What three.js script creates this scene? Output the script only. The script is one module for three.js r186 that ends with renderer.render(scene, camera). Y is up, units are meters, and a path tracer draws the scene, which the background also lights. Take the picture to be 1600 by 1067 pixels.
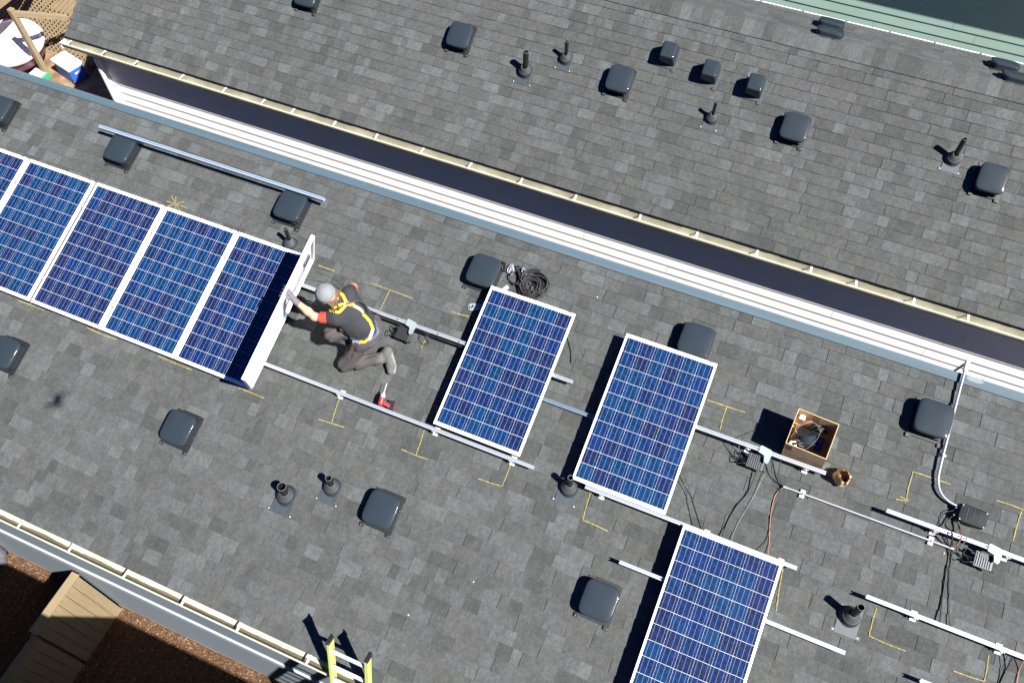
import * as THREE from 'three';
import { mergeGeometries, mergeVertices } from 'three/addons/utils/BufferGeometryUtils.js';
import { MarchingCubes } from 'three/addons/objects/MarchingCubes.js';
import { RoundedBoxGeometry } from 'three/addons/geometries/RoundedBoxGeometry.js';

// ---------------------------------------------------------------- camera, sky, sun, exposure
const V = (x, y, z) => new THREE.Vector3(x, y, z);
const DEG = Math.PI / 180;
const scene = new THREE.Scene();
const camera = new THREE.PerspectiveCamera(44.615, 1600 / 1067, 0.05, 600);
const CAM = V(0, 7.8017, 4.2149);
const YAW = -23.034 * DEG, DOWN = 56.0885 * DEG;
camera.position.copy(CAM);
camera.lookAt(CAM.clone().add(V(Math.sin(YAW) * Math.cos(DOWN), -Math.sin(DOWN), -Math.cos(YAW) * Math.cos(DOWN))));
camera.updateMatrixWorld(true);

const SUN = V(0.609, 0.762, 0.222).normalize();
{ // clear blue sky, a little paler towards the horizon and round the sun
  const w = 256, h = 128, d = new Float32Array(w * h * 4);
  for (let j = 0; j < h; j++) for (let i = 0; i < w; i++) {
    const el = (j + 0.5) / h * Math.PI - Math.PI / 2, az = (i + 0.5) / w * Math.PI * 2 - Math.PI;
    const k = Math.pow(1 - Math.max(0, Math.sin(el)), 3);
    const dir = V(Math.cos(el) * Math.cos(az), Math.sin(el), Math.cos(el) * Math.sin(az));
    const s = Math.pow(Math.max(0, dir.dot(SUN)), 12) * 0.03;
    const o = (j * w + i) * 4;
    d[o] = 0.0035 + 0.012 * k + s; d[o + 1] = 0.019 + 0.03 * k + s; d[o + 2] = 0.088 + 0.056 * k + s; d[o + 3] = 1;
  }
  const sky = new THREE.DataTexture(d, w, h, THREE.RGBAFormat, THREE.FloatType);
  sky.mapping = THREE.EquirectangularReflectionMapping; sky.magFilter = THREE.LinearFilter; sky.needsUpdate = true;
  scene.background = sky; scene.environment = sky; 
}
const sun = new THREE.DirectionalLight(new THREE.Color().setRGB(1, 0.97, 0.93), 4.8);
sun.position.copy(SUN).multiplyScalar(40); sun.target.position.set(0, 0, 0);
sun.castShadow = true; sun.shadow.mapSize.set(4096, 4096); sun.shadow.radius = 1;
Object.assign(sun.shadow.camera, { left: -22, right: 16, top: 16, bottom: -16, near: 1, far: 90 });
scene.add(sun, sun.target);
const renderer = new THREE.WebGLRenderer({ antialias: true });
renderer.toneMapping = THREE.LinearToneMapping;
renderer.toneMappingExposure = 3.1;
renderer.shadowMap.enabled = true; renderer.shadowMap.type = THREE.PCFSoftShadowMap;

// ---------------------------------------------------------------- helpers
function RNG(a) { return () => { a |= 0; a = a + 0x6D2B79F5 | 0; let t = Math.imul(a ^ a >>> 15, 1 | a); t = t + Math.imul(t ^ t >>> 7, 61 | t) ^ t; return ((t ^ t >>> 14) >>> 0) / 4294967296; }; }
const R = RNG(7);
const rr = (a, b, r = R) => a + (b - a) * r();
const lerp = (a, b, t) => a + (b - a) * t;
const smooth = (a, b, x) => { const t = Math.min(1, Math.max(0, (x - a) / (b - a))); return t * t * (3 - 2 * t); };
function hash3(x, y, z) { let h = Math.imul(x, 374761393) ^ Math.imul(y, 668265263) ^ Math.imul(z, 1274126177); h = Math.imul(h ^ h >>> 13, 1274126177); return ((h ^ h >>> 16) >>> 0) / 4294967296; }
function noise3(x, y, z, p = 0) { // value noise, -1..1; p: period
  const xi = Math.floor(x), yi = Math.floor(y), zi = Math.floor(z), fx = x - xi, fy = y - yi, fz = z - zi;
  const m = (v) => p ? ((v % p) + p) % p : v, s = (t) => t * t * (3 - 2 * t);
  const g = (a, b, c) => hash3(m(xi + a), m(yi + b), zi + c);
  const u = s(fx), v = s(fy), w = s(fz);
  return 2 * lerp(lerp(lerp(g(0, 0, 0), g(1, 0, 0), u), lerp(g(0, 1, 0), g(1, 1, 0), u), v), lerp(lerp(g(0, 0, 1), g(1, 0, 1), u), lerp(g(0, 1, 1), g(1, 1, 1), u), v), w) - 1;
}
const fbm = (x, y, z = 0, o = 4, p = 0) => { let s = 0, a = 0.5, f = 1; for (let i = 0; i < o; i++) { s += a * noise3(x * f, y * f, z + i * 17, p ? p * f : 0); a *= 0.5; f *= 2; } return s; };
function tex(n, fn, srgb = true, rep = 1) { // fn(x,y in 0..1) -> number or [r,g,b]
  const d = new Uint8Array(n * n * 4);
  for (let j = 0; j < n; j++) for (let i = 0; i < n; i++) {
    let c = fn((i + 0.5) / n, (j + 0.5) / n); if (!Array.isArray(c)) c = [c, c, c];
    for (let k = 0; k < 3; k++) d[(j * n + i) * 4 + k] = Math.max(0, Math.min(255, Math.round(c[k] * 255)));
    d[(j * n + i) * 4 + 3] = 255;
  }
  const t = new THREE.DataTexture(d, n, n, THREE.RGBAFormat);
  t.wrapS = t.wrapT = THREE.RepeatWrapping; t.magFilter = THREE.LinearFilter; t.minFilter = THREE.LinearMipmapLinearFilter; t.generateMipmaps = true;
  if (srgb) t.colorSpace = THREE.SRGBColorSpace; t.repeat.set(rep, rep); t.needsUpdate = true; return t;
}
const C = (r, g, b) => new THREE.Color().setRGB(r, g, b);
function mat(r, g, b, rough = 0.7, o = {}) { const { phys, ...rest } = o; return new (phys ? THREE.MeshPhysicalMaterial : THREE.MeshStandardMaterial)({ color: C(r, g, b), roughness: rough, ...rest }); }
const used = new Map();
function numbered(n) { const k = used.get(n) || 0; used.set(n, k + 1); return k ? n + '_' + String(k).padStart(3, '0') : n; }
function mesh(name, geo, m, parent) { const o = new THREE.Mesh(geo, m); o.name = name; o.castShadow = o.receiveShadow = true; if (parent) parent.add(o); return o; }
function tag(o, label, category, group) { o.userData.label = label; o.userData.category = category; if (group) o.userData.group = group; return o; }
function struct(name, geo, m) { const o = mesh(numbered(name), geo, m, scene); o.userData.kind = 'structure'; return o; }
// frames of the roof slopes: local x along the eave, y off the slope, -z up the slope
const LOW = { o: V(0, 0, 0), th: 18.571 * DEG }, UPR = { o: V(0, -0.5755, -3.6), th: 32 * DEG };
const slopePt = (F, u, t, h = 0) => V(F.o.x + u, F.o.y + t * Math.sin(F.th) + h * Math.cos(F.th), F.o.z - t * Math.cos(F.th) + h * Math.sin(F.th));
function thing(name, label, category, group) { const g = new THREE.Group(); g.name = numbered(name); scene.add(g); return tag(g, label, category, group); }
function onSlope(o, F, u, t, h = 0, turn = 0, roll = 0) { o.position.copy(slopePt(F, u, t, h)); o.rotation.set(F.th, turn, roll); return o; }
const bx = (w, h, d, x = 0, y = 0, z = 0) => new THREE.BoxGeometry(w, h, d).translate(x, y, z);
const rbx = (w, h, d, x = 0, y = 0, z = 0, r = 0.004, s = 2) => new RoundedBoxGeometry(w, h, d, s, r).translate(x, y, z);
const cyl = (r0, r1, h, x = 0, y = 0, z = 0, n = 20, open = false) => new THREE.CylinderGeometry(r1, r0, h, n, 1, open).translate(x, y, z);
function merged(list) { return mergeGeometries(list.map((g) => { let q = g.index ? g.toNonIndexed() : g; for (const k of Object.keys(q.attributes)) if (!['position', 'normal', 'uv'].includes(k)) q.deleteAttribute(k); return q; })); }
function tube(pts, r, seg = 0, n = 8, closed = false) { return new THREE.TubeGeometry(new THREE.CatmullRomCurve3(pts, closed, 'centripetal'), seg || Math.max(8, pts.length * 8), r, n, closed); }
function beam(a, b, w, h) { // straight square bar from a to b
  const d = b.clone().sub(a), L = d.length(), g = bx(w, h, L); const m = new THREE.Matrix4().lookAt(b, a, Math.abs(d.y / L) > 0.95 ? V(1, 0, 0) : V(0, 1, 0)); m.setPosition(a.clone().add(b).multiplyScalar(0.5)); return g.applyMatrix4(m);
}
function loft(rings, capTop = true, capBot = false) { // rings of equal point counts -> closed band
  const P = [], I = [], n = rings[0].length;
  rings.forEach((r) => r.forEach((p) => P.push(p.x, p.y, p.z)));
  for (let k = 0; k + 1 < rings.length; k++) for (let i = 0; i < n; i++) { const a = k * n + i, b = k * n + (i + 1) % n, c = a + n, d = b + n; I.push(a, c, b, b, c, d); }
  const cap = (k, flip) => { const c = V(0, 0, 0); rings[k].forEach((p) => c.add(p)); c.multiplyScalar(1 / n); const ci = P.length / 3; P.push(c.x, c.y, c.z); for (let i = 0; i < n; i++) { const a = k * n + i, b = k * n + (i + 1) % n; flip ? I.push(ci, a, b) : I.push(ci, b, a); } };
  if (capTop) cap(rings.length - 1, false); if (capBot) cap(0, true);
  const g = new THREE.BufferGeometry(); g.setAttribute('position', new THREE.Float32BufferAttribute(P, 3)); g.setIndex(I);
  g.setAttribute('uv', new THREE.Float32BufferAttribute(P.filter((_, i) => i % 3 !== 1), 2)); g.computeVertexNormals(); return g;
}
const sup = (w, d, e, y, n = 40, ox = 0, oz = 0) => Array.from({ length: n }, (_, i) => { const a = i / n * Math.PI * 2, c = Math.cos(a), s = Math.sin(a), f = (v) => Math.sign(v) * Math.pow(Math.abs(v), 2 / e); return V(ox + w / 2 * f(c), y, oz - d / 2 * f(s)); });

// ---------------------------------------------------------------- materials
const granule = tex(512, (x, y) => { const s = hash3(x * 512 | 0, y * 512 | 0, 3), s2 = hash3(x * 170 | 0, y * 170 | 0, 5); return 0.84 + 0.12 * (s - 0.5) + 0.13 * (s2 - 0.5) + 0.1 * fbm(x * 9, y * 9, 1, 3, 9) + 0.12 * fbm(x * 40, y * 40, 2, 2, 40); });
const granuleBump = tex(256, (x, y) => 0.5 + 0.5 * (hash3(x * 256 | 0, y * 256 | 0, 9) - 0.5) + 0.4 * fbm(x * 40, y * 40, 4, 2, 40), false, 2);
const grime = tex(512, (x, y) => 0.9 + 0.12 * fbm(x * 6, y * 6, 8, 5, 6) + 0.06 * (hash3(x * 512 | 0, y * 512 | 0, 6) - 0.5));
const paintTex = tex(512, (x, y) => 0.972 + 0.035 * fbm(x * 6, y * 6, 8, 5, 6) + 0.02 * (hash3(x * 512 | 0, y * 512 | 0, 6) - 0.5));
const woodGrain = tex(512, (x, y) => 0.5 + 0.5 * fbm(x * 4, y * 64, 11, 3, 4), false);
const M = {
  shingle: new THREE.MeshStandardMaterial({ vertexColors: true, map: granule, bumpMap: granuleBump, bumpScale: 0.0025, roughness: 0.95 }),
  deck: mat(0.03, 0.03, 0.032, 0.95),
  flash: mat(0.058, 0.096, 0.122, 0.7, { metalness: 0.0, map: grime }),
  whitePaint: mat(0.86, 0.865, 0.85, 0.5, { map: paintTex, bumpMap: woodGrain, bumpScale: 0.0015 }),
  trimWhite: mat(0.8, 0.8, 0.79, 0.5),
  greenPaint: mat(0.29, 0.41, 0.35, 0.6, { map: paintTex, bumpMap: woodGrain, bumpScale: 0.0008 }),
  greyPaint: mat(0.16, 0.19, 0.22, 0.65, { map: grime }),
  gutter: mat(0.47, 0.45, 0.345, 0.5, { map: grime }),
  gutterDirt: mat(0.1, 0.09, 0.055, 0.9, { map: grime }),
  gutterStrap: mat(0.6, 0.6, 0.62, 0.35),
  fascia: mat(0.05, 0.052, 0.058, 0.7),
  alu: mat(0.27, 0.29, 0.325, 0.42, { metalness: 0.25 }),
  aluFrame: mat(0.86, 0.86, 0.88, 0.42, { metalness: 0.1 }),
  galv: mat(0.24, 0.29, 0.31, 0.5, { metalness: 0.2, map: grime }),
  blackPlastic: mat(0.01, 0.011, 0.014, 0.5),
  ventPlastic: mat(0.018, 0.0255, 0.033, 0.55, { phys: true, specularIntensity: 0.15, clearcoat: 0.45, clearcoatRoughness: 0.09 }),
  boot: mat(0.022, 0.026, 0.03, 0.55), bootFlange: mat(0.04, 0.052, 0.062, 0.5, { map: grime }),
  pipe: mat(0.008, 0.008, 0.009, 0.45),
  backsheet: mat(0.84, 0.85, 0.88, 0.5), 
  busbar: mat(0.24, 0.28, 0.36, 0.5),
  glass: new THREE.MeshPhysicalMaterial({ color: 0xffffff, transmission: 1, thickness: 0, roughness: 0.03, ior: 1.32 }),
  rubber: mat(0.012, 0.012, 0.013, 0.6), copper: mat(0.33, 0.13, 0.08, 0.45), greyWire: mat(0.16, 0.16, 0.17, 0.5),
  cardboard: mat(0.6, 0.42, 0.23, 0.85, { map: grime }), kraft: mat(0.46, 0.3, 0.16, 0.9, { map: grime }),
  tan: mat(0.25, 0.19, 0.11, 0.7, { map: grime }),
};

// ---------------------------------------------------------------- ground
const soilTex = tex(512, (x, y) => { const n = fbm(x * 8, y * 8, 21, 5, 8), s = hash3(x * 512 | 0, y * 512 | 0, 4) - 0.5; return [0.68 + 0.22 * n + 0.12 * s, 0.57 + 0.2 * n + 0.12 * s, 0.44 + 0.18 * n + 0.1 * s]; });
soilTex.repeat.set(0.6, 0.6);
{
  const zs = [-260, -40, -12, -8, -5, -1.72, 2.9, 6, 12, 40, 260], xs = [-260, -60, -20, -12, -6, 0, 6, 20, 60, 260], P = [], U = [], I = [];
  for (const z of zs) for (const x of xs) { P.push(x, z <= -1.7 ? -3.5 : z >= 2.89 ? -6.4 : -5, z); U.push(x, -z); }
  for (let j = 0; j + 1 < zs.length; j++) for (let i = 0; i + 1 < xs.length; i++) { const a = j * xs.length + i, b = a + 1, c = a + xs.length, d = c + 1; I.push(a, c, b, b, c, d); }
  const g = new THREE.BufferGeometry(); g.setAttribute('position', new THREE.Float32BufferAttribute(P, 3)); g.setAttribute('uv', new THREE.Float32BufferAttribute(U, 2)); g.setIndex(I); g.computeVertexNormals();
  struct('ground', g, mat(0.42, 0.4, 0.38, 0.95, { map: soilTex }));
}
struct('path', bx(16, 0.02, 3.2, -2.8, -3.506 + 0.016, -9), mat(0.05, 0.053, 0.057, 0.95, { map: granule }));  // made-up dark ground, added to cut bounce light onto the shaded green wall
struct('path', bx(19, 0.02, 2.02, -1.2, -3.506 + 0.016, -2.74), mat(0.05, 0.053, 0.057, 0.95, { map: granule }));  // dark strip added in the hidden alley to lower bounce on the white wall
{ // bark mulch between the house and its neighbour
  const mulchTex = tex(512, (x, y) => { const n = fbm(x * 24, y * 60, 31, 3, 12), s = hash3(x * 256 | 0, y * 128 | 0, 14) - 0.5; return [0.56 + 0.3 * n + 0.2 * s, 0.43 + 0.27 * n + 0.18 * s, 0.3 + 0.22 * n + 0.14 * s]; });
  const W = 13, D = 2.1, g = new THREE.PlaneGeometry(W, D, 130, 24).rotateX(-Math.PI / 2);
  const p = g.attributes.position, uv = g.attributes.uv;
  for (let i = 0; i < p.count; i++) { p.setY(i, 0.02 + 0.012 * fbm(p.getX(i) * 3, p.getZ(i) * 3, 5)); uv.setXY(i, p.getX(i) * 1.2, p.getZ(i) * 1.2); }
  g.computeVertexNormals();
  const o = struct('mulch_bed', g, mat(0.25, 0.2, 0.17, 0.95, { map: mulchTex })); o.position.set(-6.5, -6.4, 4.05);
  const chips = [], r = RNG(91);
  for (let i = 0; i < 3600; i++) { const q = new THREE.TetrahedronGeometry(1).scale(rr(0.008, 0.035, r), rr(0.003, 0.008, r), rr(0.006, 0.014, r)).rotateX(rr(-0.5, 0.5, r)).rotateY(rr(0, 6.28, r)).rotateZ(rr(-0.4, 0.4, r)); q.translate(rr(-10.6, -3.6, r), -6.4 + rr(0.026, 0.045, r), 3.02 + Math.pow(r(), 1.6) * 1.1); chips.push(q); }
  const k = [[0.12, 0.072, 0.036], [0.25, 0.165, 0.09], [0.05, 0.03, 0.017]];
  const col = []; chips.forEach((q) => { const c = k[r() * 3 | 0], f = rr(0.7, 1.2, r); for (let i = 0; i < q.attributes.position.count; i++) col.push(c[0] * f, c[1] * f, c[2] * f); });
  const cg = merged(chips); cg.setAttribute('color', new THREE.Float32BufferAttribute(col, 3));
  const co = mesh('bark_chips', cg, new THREE.MeshStandardMaterial({ vertexColors: true, roughness: 0.9 }), scene);
  tag(co, 'loose orange brown bark chips lying on the mulch bed by the grey wall', 'bark mulch'); co.userData.kind = 'stuff';
}

// ---------------------------------------------------------------- shingles
const TONES = [[[0.112, 0.119, 0.118], 30], [[0.155, 0.167, 0.171], 14], [[0.132, 0.14, 0.142], 22], [[0.084, 0.09, 0.089], 13], [[0.119, 0.121, 0.119], 13], [[0.111, 0.117, 0.115], 8]];
function tone(r, spread) { const f = rr(0.95, 1.05, r); let k = r() * 100; for (const [c, w] of TONES) { if ((k -= w) < 0) return c.map((v, i) => [0.97, 1, 0.97][i] * 0.595 * lerp(0.123, v, spread * 0.88) * f); } return TONES[0][0]; }
function wedge(u0, u1, t0, t1, hb, hh, col, r) { // one tab: top, butt and two sides, in slope coordinates
  const A = [u0, hb, -t0], B = [u1, hb, -t0], Cc = [u1, hh, -t1], D = [u0, hh, -t1], a = [u0, -0.001, -t0], b = [u1, -0.001, -t0], c = [u1, -0.001, -t1], d = [u0, -0.001, -t1];
  const P = [], N = [], U = [], K = [], I = [], ou = r() * 7, ov = r() * 7;
  const quad = (q, n) => { const s = P.length / 3; q.forEach((p) => { P.push(...p); N.push(...n); U.push(p[0] + ou, -p[2] + ov + p[1]); K.push(...col); }); I.push(s, s + 1, s + 2, s, s + 2, s + 3); };
  const sl = Math.atan2(hb - hh, t1 - t0); quad([A, B, Cc, D], [0, Math.cos(sl), -Math.sin(sl)]);
  quad([a, b, B, A], [0, 0, 1]); quad([b, c, Cc, B], [1, 0, 0]); quad([d, a, A, D], [-1, 0, 0]);
  const g = new THREE.BufferGeometry(); g.setAttribute('position', new THREE.Float32BufferAttribute(P, 3)); g.setAttribute('normal', new THREE.Float32BufferAttribute(N, 3)); g.setAttribute('uv', new THREE.Float32BufferAttribute(U, 2)); g.setAttribute('color', new THREE.Float32BufferAttribute(K, 3)); g.setIndex(I); return g;
}
function shingle(roof, F, u0, u1, t0, t1, seed, nParts, covered) {
  const r = RNG(seed), e = 0.1429, all = [];
  for (let row = 0, t = t0; t < t1 - 0.02; row++, t += e) {
    const top = Math.min(t + e + 0.012, t1);
    let u = u0 - r() * 1.0;
    while (u < u1) { // a shingle of about a metre, cut into tabs
      const end = u + 1.0; let a = u, thick = r() < 0.5;
      while (a < end - 0.02) {
        let w = rr(0.09, 0.27, r); if (end - a - w < 0.08) w = end - a;
        const gl = a === u ? 0.0028 : 0.0002, gr = a + w >= end - 1e-6 ? 0.0028 : 0.0002;
        const x0 = Math.max(u0, a + gl), x1 = Math.min(u1, a + w - gr);
        const drift = 1 + 0.1 * fbm(x0 * 0.35, t * 0.5, seed, 3) + 0.06 * fbm(x0 * 1.3, t * 1.6, seed + 3, 2);
        const c = tone(r, 0.92).map((v) => v * drift); const jig = rr(-0.0015, 0.0015, r);
        if (x1 - x0 > 0.01) all.push({ x0, x1, t: t + jig, top, hb: (thick ? 0.0115 : 0.0078) + rr(-0.0006, 0.0012, r), c });
        thick = !thick || r() < 0.15; a += w;
      }
      u = end;
    }
  }
  const v = V(0, 0, 0);
  for (const p of all) { // how large each tab shows
    const w = slopePt(F, (p.x0 + p.x1) / 2, p.t + 0.07), d2 = w.distanceToSquared(CAM); v.copy(w).project(camera);
    p.size = Math.abs(v.x) < 0.97 && Math.abs(v.y) < 0.96 && !(covered && covered((p.x0 + p.x1) / 2, p.t + 0.07)) ? (p.x1 - p.x0) / d2 : 0;
  }
  all.sort((a, b) => b.size - a.size);
  const rest = [];
  all.forEach((p, i) => { const g = wedge(p.x0, p.x1, p.t, p.top, p.hb, 0.0012, p.c, r); if (i < nParts) mesh('shingle', g, M.shingle, roof); else rest.push(g); });
  const o = mesh('shingle_field', mergeGeometries(rest), M.shingle, roof); o.userData.kind = 'stuff';
}
// ---------------------------------------------------------------- gutters
function gutterGeo(L) { // open trough: back at z = 0, lip at z = 0.125
  const out = [[0, 0.012], [0, -0.11], [0.082, -0.11], [0.092, -0.075], [0.116, -0.045], [0.124, -0.02], [0.124, 0], [0.108, 0.002]];
  const inn = [[0.108, -0.003], [0.1195, -0.004], [0.119, -0.02], [0.111, -0.042], [0.088, -0.072], [0.079, -0.106], [0.003, -0.106], [0.003, 0.012]];
  const s = new THREE.Shape([...out, ...inn].map(([z, y]) => new THREE.Vector2(z, y)));
  const g = new THREE.ExtrudeGeometry(s, { depth: L, bevelEnabled: false }).rotateY(-Math.PI / 2); // z->x
  return g.translate(L / 2, 0, 0).scale(1, 1, 1);
}
function gutter(parent, rel, x0, x1, y, z, straps, seed, capLeft, silt) {
  const L = x1 - x0, o = mesh('gutter', gutterGeo(L), M.gutter, parent); o.position.set((x0 + x1) / 2 - rel.x, y - rel.y, z - rel.z);
  const strap = merged([rbx(0.026, 0.004, 0.118, 0, 0.006, 0.062, 0.0015), rbx(0.03, 0.022, 0.006, 0, -0.001, 0.006, 0.002), rbx(0.022, 0.016, 0.014, 0, -0.001, 0.117, 0.003), rbx(0.006, 0.012, 0.1, 0, -0.001, 0.062, 0.002)]);
  for (const s of straps) { const q = mesh('hanger', strap, M.gutterStrap, o); q.position.x = s - (x0 + x1) / 2; q.rotation.y = rr(-0.12, 0.12); }
  if (capLeft) mesh('end_cap', bx(0.003, 0.112, 0.12, -L / 2 + 0.0015, -0.052, 0.062), M.trimWhite, o);
  if (!silt) return o;
  const r = RNG(seed), P = [], I = [], U = [], n = Math.round(L / 0.05); // silt with a ragged edge on the trough floor
  for (let i = 0; i <= n; i++) { const x = -L / 2 + L * i / n; const wz = 0.03 + 0.012 * fbm(x * 3, seed, 0, 4) + 0.006 * (r() - 0.5); const z0 = 0.079 - wz; P.push(x, -0.1005, z0, x, -0.099, 0.0795, x, -0.0755, 0.0868); U.push(x, 0, x, 0.05, x, 0.1); if (i < n) { const a = i * 3; I.push(a, a + 1, a + 3, a + 1, a + 4, a + 3, a + 1, a + 2, a + 4, a + 2, a + 5, a + 4); } }
  const g = new THREE.BufferGeometry(); g.setAttribute('position', new THREE.Float32BufferAttribute(P, 3)); g.setAttribute('uv', new THREE.Float32BufferAttribute(U, 2)); g.setIndex(I); g.computeVertexNormals();
  mesh('silt', g, M.gutterDirt, o); return o;
}
function clapboards(parent, x0, x1, yTop, yBot, z, e, phase, m, seed, board = 3.66) { // lapped boards on a wall that faces +z, in the parent's coordinates
  const r = RNG(seed), rows = [];
  for (let y = phase; y < yTop; y += e) rows.push(y); for (let y = phase - e; y > yBot - e; y -= e) rows.push(y);
  for (const y of rows) {
    let x = x0 - r() * board;
    while (x < x1) {
      const a = Math.max(x0, x + 0.0028), b = Math.min(x1, x + board - 0.0028), lo = Math.max(y, yBot), hi = Math.min(y + e + 0.012, yTop + 0.012);
      if (b - a > 0.02 && hi - lo > 0.02) {
        const f = (q) => 0.013 * (1 - (q - y) / (e + 0.012)) + 0.004;
        const g = bx(b - a, hi - lo, 0.008, (a + b) / 2, (lo + hi) / 2, 0), p = g.attributes.position, uv = g.attributes.uv, s = r() * 5;
        for (let i = 0; i < p.count; i++) { p.setZ(i, z + f(p.getY(i)) + (p.getZ(i) > 0 ? 0 : -0.008)); uv.setXY(i, p.getX(i) * 0.5 + s, p.getY(i) * 2 + s); }
        g.computeVertexNormals(); mesh('clapboard', g, m, parent);
      }
      x += board;
    }
  }
}

// ---------------------------------------------------------------- the house with the solar panels
const panelRects = [[-10.2, -4.5, -1.03, 0.66], [-2.45, -1.43, -0.66, 1.03], [-0.85, 0.16, -0.67, 1.02], [0.34, 1.36, -2.33, -0.66]];
{
  const house = thing('house', 'house with a low grey shingle roof that carries the solar panels', 'house');
  const p = V(-3.5, -6.4, 0.65); house.position.copy(p);
  const u0 = -12.2, u1 = 5.2, uc = (u0 + u1) / 2, W = u1 - u0, eT = -3.27;
  const roof = mesh('roof', bx(W, 0.16, 5.01, uc, -0.0835, 0.745), M.deck, house);
  roof.position.copy(LOW.o).sub(p); roof.rotation.x = LOW.th;
  shingle(roof, LOW, u0, u1, eT, 1.72, 101, 300, (u, t) => panelRects.some(([a, b, c, d]) => u > a && u < b && t > c && t < d));
  // metal edge along the top of the slope
  const fl = [rbx(W, 0.003, 0.098, uc, 0.0175, -1.732, 0.001), rbx(W, 0.11, 0.003, uc, -0.037, -1.7825, 0.001), rbx(W, 0.006, 0.008, uc, 0.0165, -1.689, 0.002)];
  const f = mesh('edge_flashing', merged(fl), M.flash, roof);
  const screw = cyl(0.0055, 0.004, 0.004, 0, 0, 0, 10);
  for (let u = -11.8; u < 5; u += 0.74) { const s = mesh('screw', screw, M.galv, f); s.position.set(u + rr(-0.05, 0.05), 0.0215, -1.735 - rr(0, 0.02)); }
  // stain of old sealant on the flashing by the conduit
  mesh('sealant', new THREE.CylinderGeometry(0.085, 0.085, 0.003, 24).scale(1, 1, 0.32).translate(2.61, 0.0207, -1.757), mat(0.12, 0.15, 0.17, 0.6), f);
  // yellow chalk lines set out on the shingles
  const chalkM = mat(0.3, 0.245, 0.07, 0.9, { map: grime }), rc = RNG(55);
  const chalk = (pts, w = 0.013, h = 0.0138) => {
    const P = [], I = [], n = 26; const c = new THREE.CatmullRomCurve3(pts.map(([a, b]) => V(a, 0, -b)), false, 'catmullrom', 0.05);
    for (let i = 0; i <= n; i++) { const q = c.getPoint(i / n), d = c.getTangent(i / n), ww = w * (0.35 + 0.65 * rc()) * (i === 0 || i === n ? 0.4 : 1), j = rr(-0.002, 0.002, rc); P.push(q.x - d.z * ww / 2 + j, h, q.z + d.x * ww / 2, q.x + d.z * ww / 2 + j, h, q.z - d.x * ww / 2); if (i < n) { const a = 2 * i; I.push(a, a + 1, a + 2, a + 1, a + 3, a + 2); } }
    const g = new THREE.BufferGeometry(); g.setAttribute('position', new THREE.Float32BufferAttribute(P, 3)); g.setAttribute('uv', new THREE.Float32BufferAttribute(P.filter((_, i) => i % 3 !== 1), 2)); g.setIndex(I); g.computeVertexNormals(); mesh('chalk_line', g, chalkM, roof);
  };
  for (const [a, b, c, d] of [[-3.819, .624, -3.27, .618], [-3.563, .63, -3.574, .363], [-2.789, .625, -2.572, .638], [-2.934, .205, -2.939, .107], [-3.71, -1.034, -3.388, -1.013], [-3.577, -.73, -3.545, -1.01], [-2.689, -1.005, -2.373, -1.003], [-2.535, -.73, -2.51, -1.01], [-1.781, -.995, -1.508, -.976], [-1.509, -.72, -1.508, -.976], [-.606, -.992, -.323, -1.005], [-.624, -.72, -.6, -.99], [.178, .639, .587, .646], [.392, .638, .4, .381], [2.288, .644, 2.645, .646], [2.288, .644, 2.297, .323], [3.078, .647, 3.332, .647], [3.316, .641, 3.305, .325], [2.299, -1.015, 2.646, -1.021], [2.304, -.744, 2.305, -1.013], [3.083, -1.028, 3.365, -1.012], [3.337, -.772, 3.354, -1.016], [1.39, -.71, 1.447, -1.124], [-6.73, .748, -6.432, .757], [-6.644, .85, -6.546, .673], [-6.68, .69, -6.5, .82], [-6.7, .83, -6.49, .69], [-7.909, -1.042, -7.502, -1.038], [-6.873, -1.04, -6.437, -1.042], [-5.854, -1.04, -5.379, -1.045], [-4.755, -1.041, -4.408, -1.04], [-4.513, .619, -4.29, .619], [2.204, .321, 2.32, .353], [2.23, .36, 2.32, .353], [-.75, -.68, -.6, -.715]])
    chalk([[a, b], [lerp(a, c, .5) + rr(-.006, .006, rc), lerp(b, d, .5) + rr(-.006, .006, rc)], [c, d]]);
  // soft yellow overspray round the thicker marks
  // eave: fascia and gutter
  const e = slopePt(LOW, 0, eT);
  mesh('fascia', bx(W, 0.17, 0.025, uc - p.x, e.y - 0.1 - p.y, e.z - 0.055 - p.z), M.fascia, house);
  gutter(house, p, u0, u1, e.y - 0.022, e.z - 0.014, [-7.9, -7.14, -6.437, -5.733, -4.988, -4.239, -3.541, -2.706, -1.95, -1.2, -0.5], 3, false, true);
  // walls
  const wall = mesh('wall', bx(W - 0.3, 5.3, 4.55, uc - p.x, -6.4 + 2.5 - p.y, 0.68 - p.z), M.greyPaint, house);
  const laps = [], lap = 0.115; // narrow lapped siding of the front wall
  for (let y = -6.38; y < -1.15; y += lap) { const g = bx(W - 0.3, lap + 0.01, 0.006, uc - p.x, y + lap / 2 - p.y, 0), q = g.attributes.position; for (let i = 0; i < q.count; i++) { const k = (q.getY(i) - (y - p.y)) / lap; q.setZ(i, 2.962 - p.z + 0.02 * (1 - k) + (q.getZ(i) > 0 ? 0.006 : 0)); } g.computeVertexNormals(); laps.push(g); }
  const sd = mesh('siding', merged(laps), M.greyPaint, wall); sd.userData.kind = 'stuff';
  mesh('trim_board', rbx(W - 0.3, 0.24, 0.03, uc - p.x, -4.0 - p.y, 3.0 - p.z, 0.004), mat(0.32, 0.36, 0.4, 0.5), wall);
}

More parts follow.
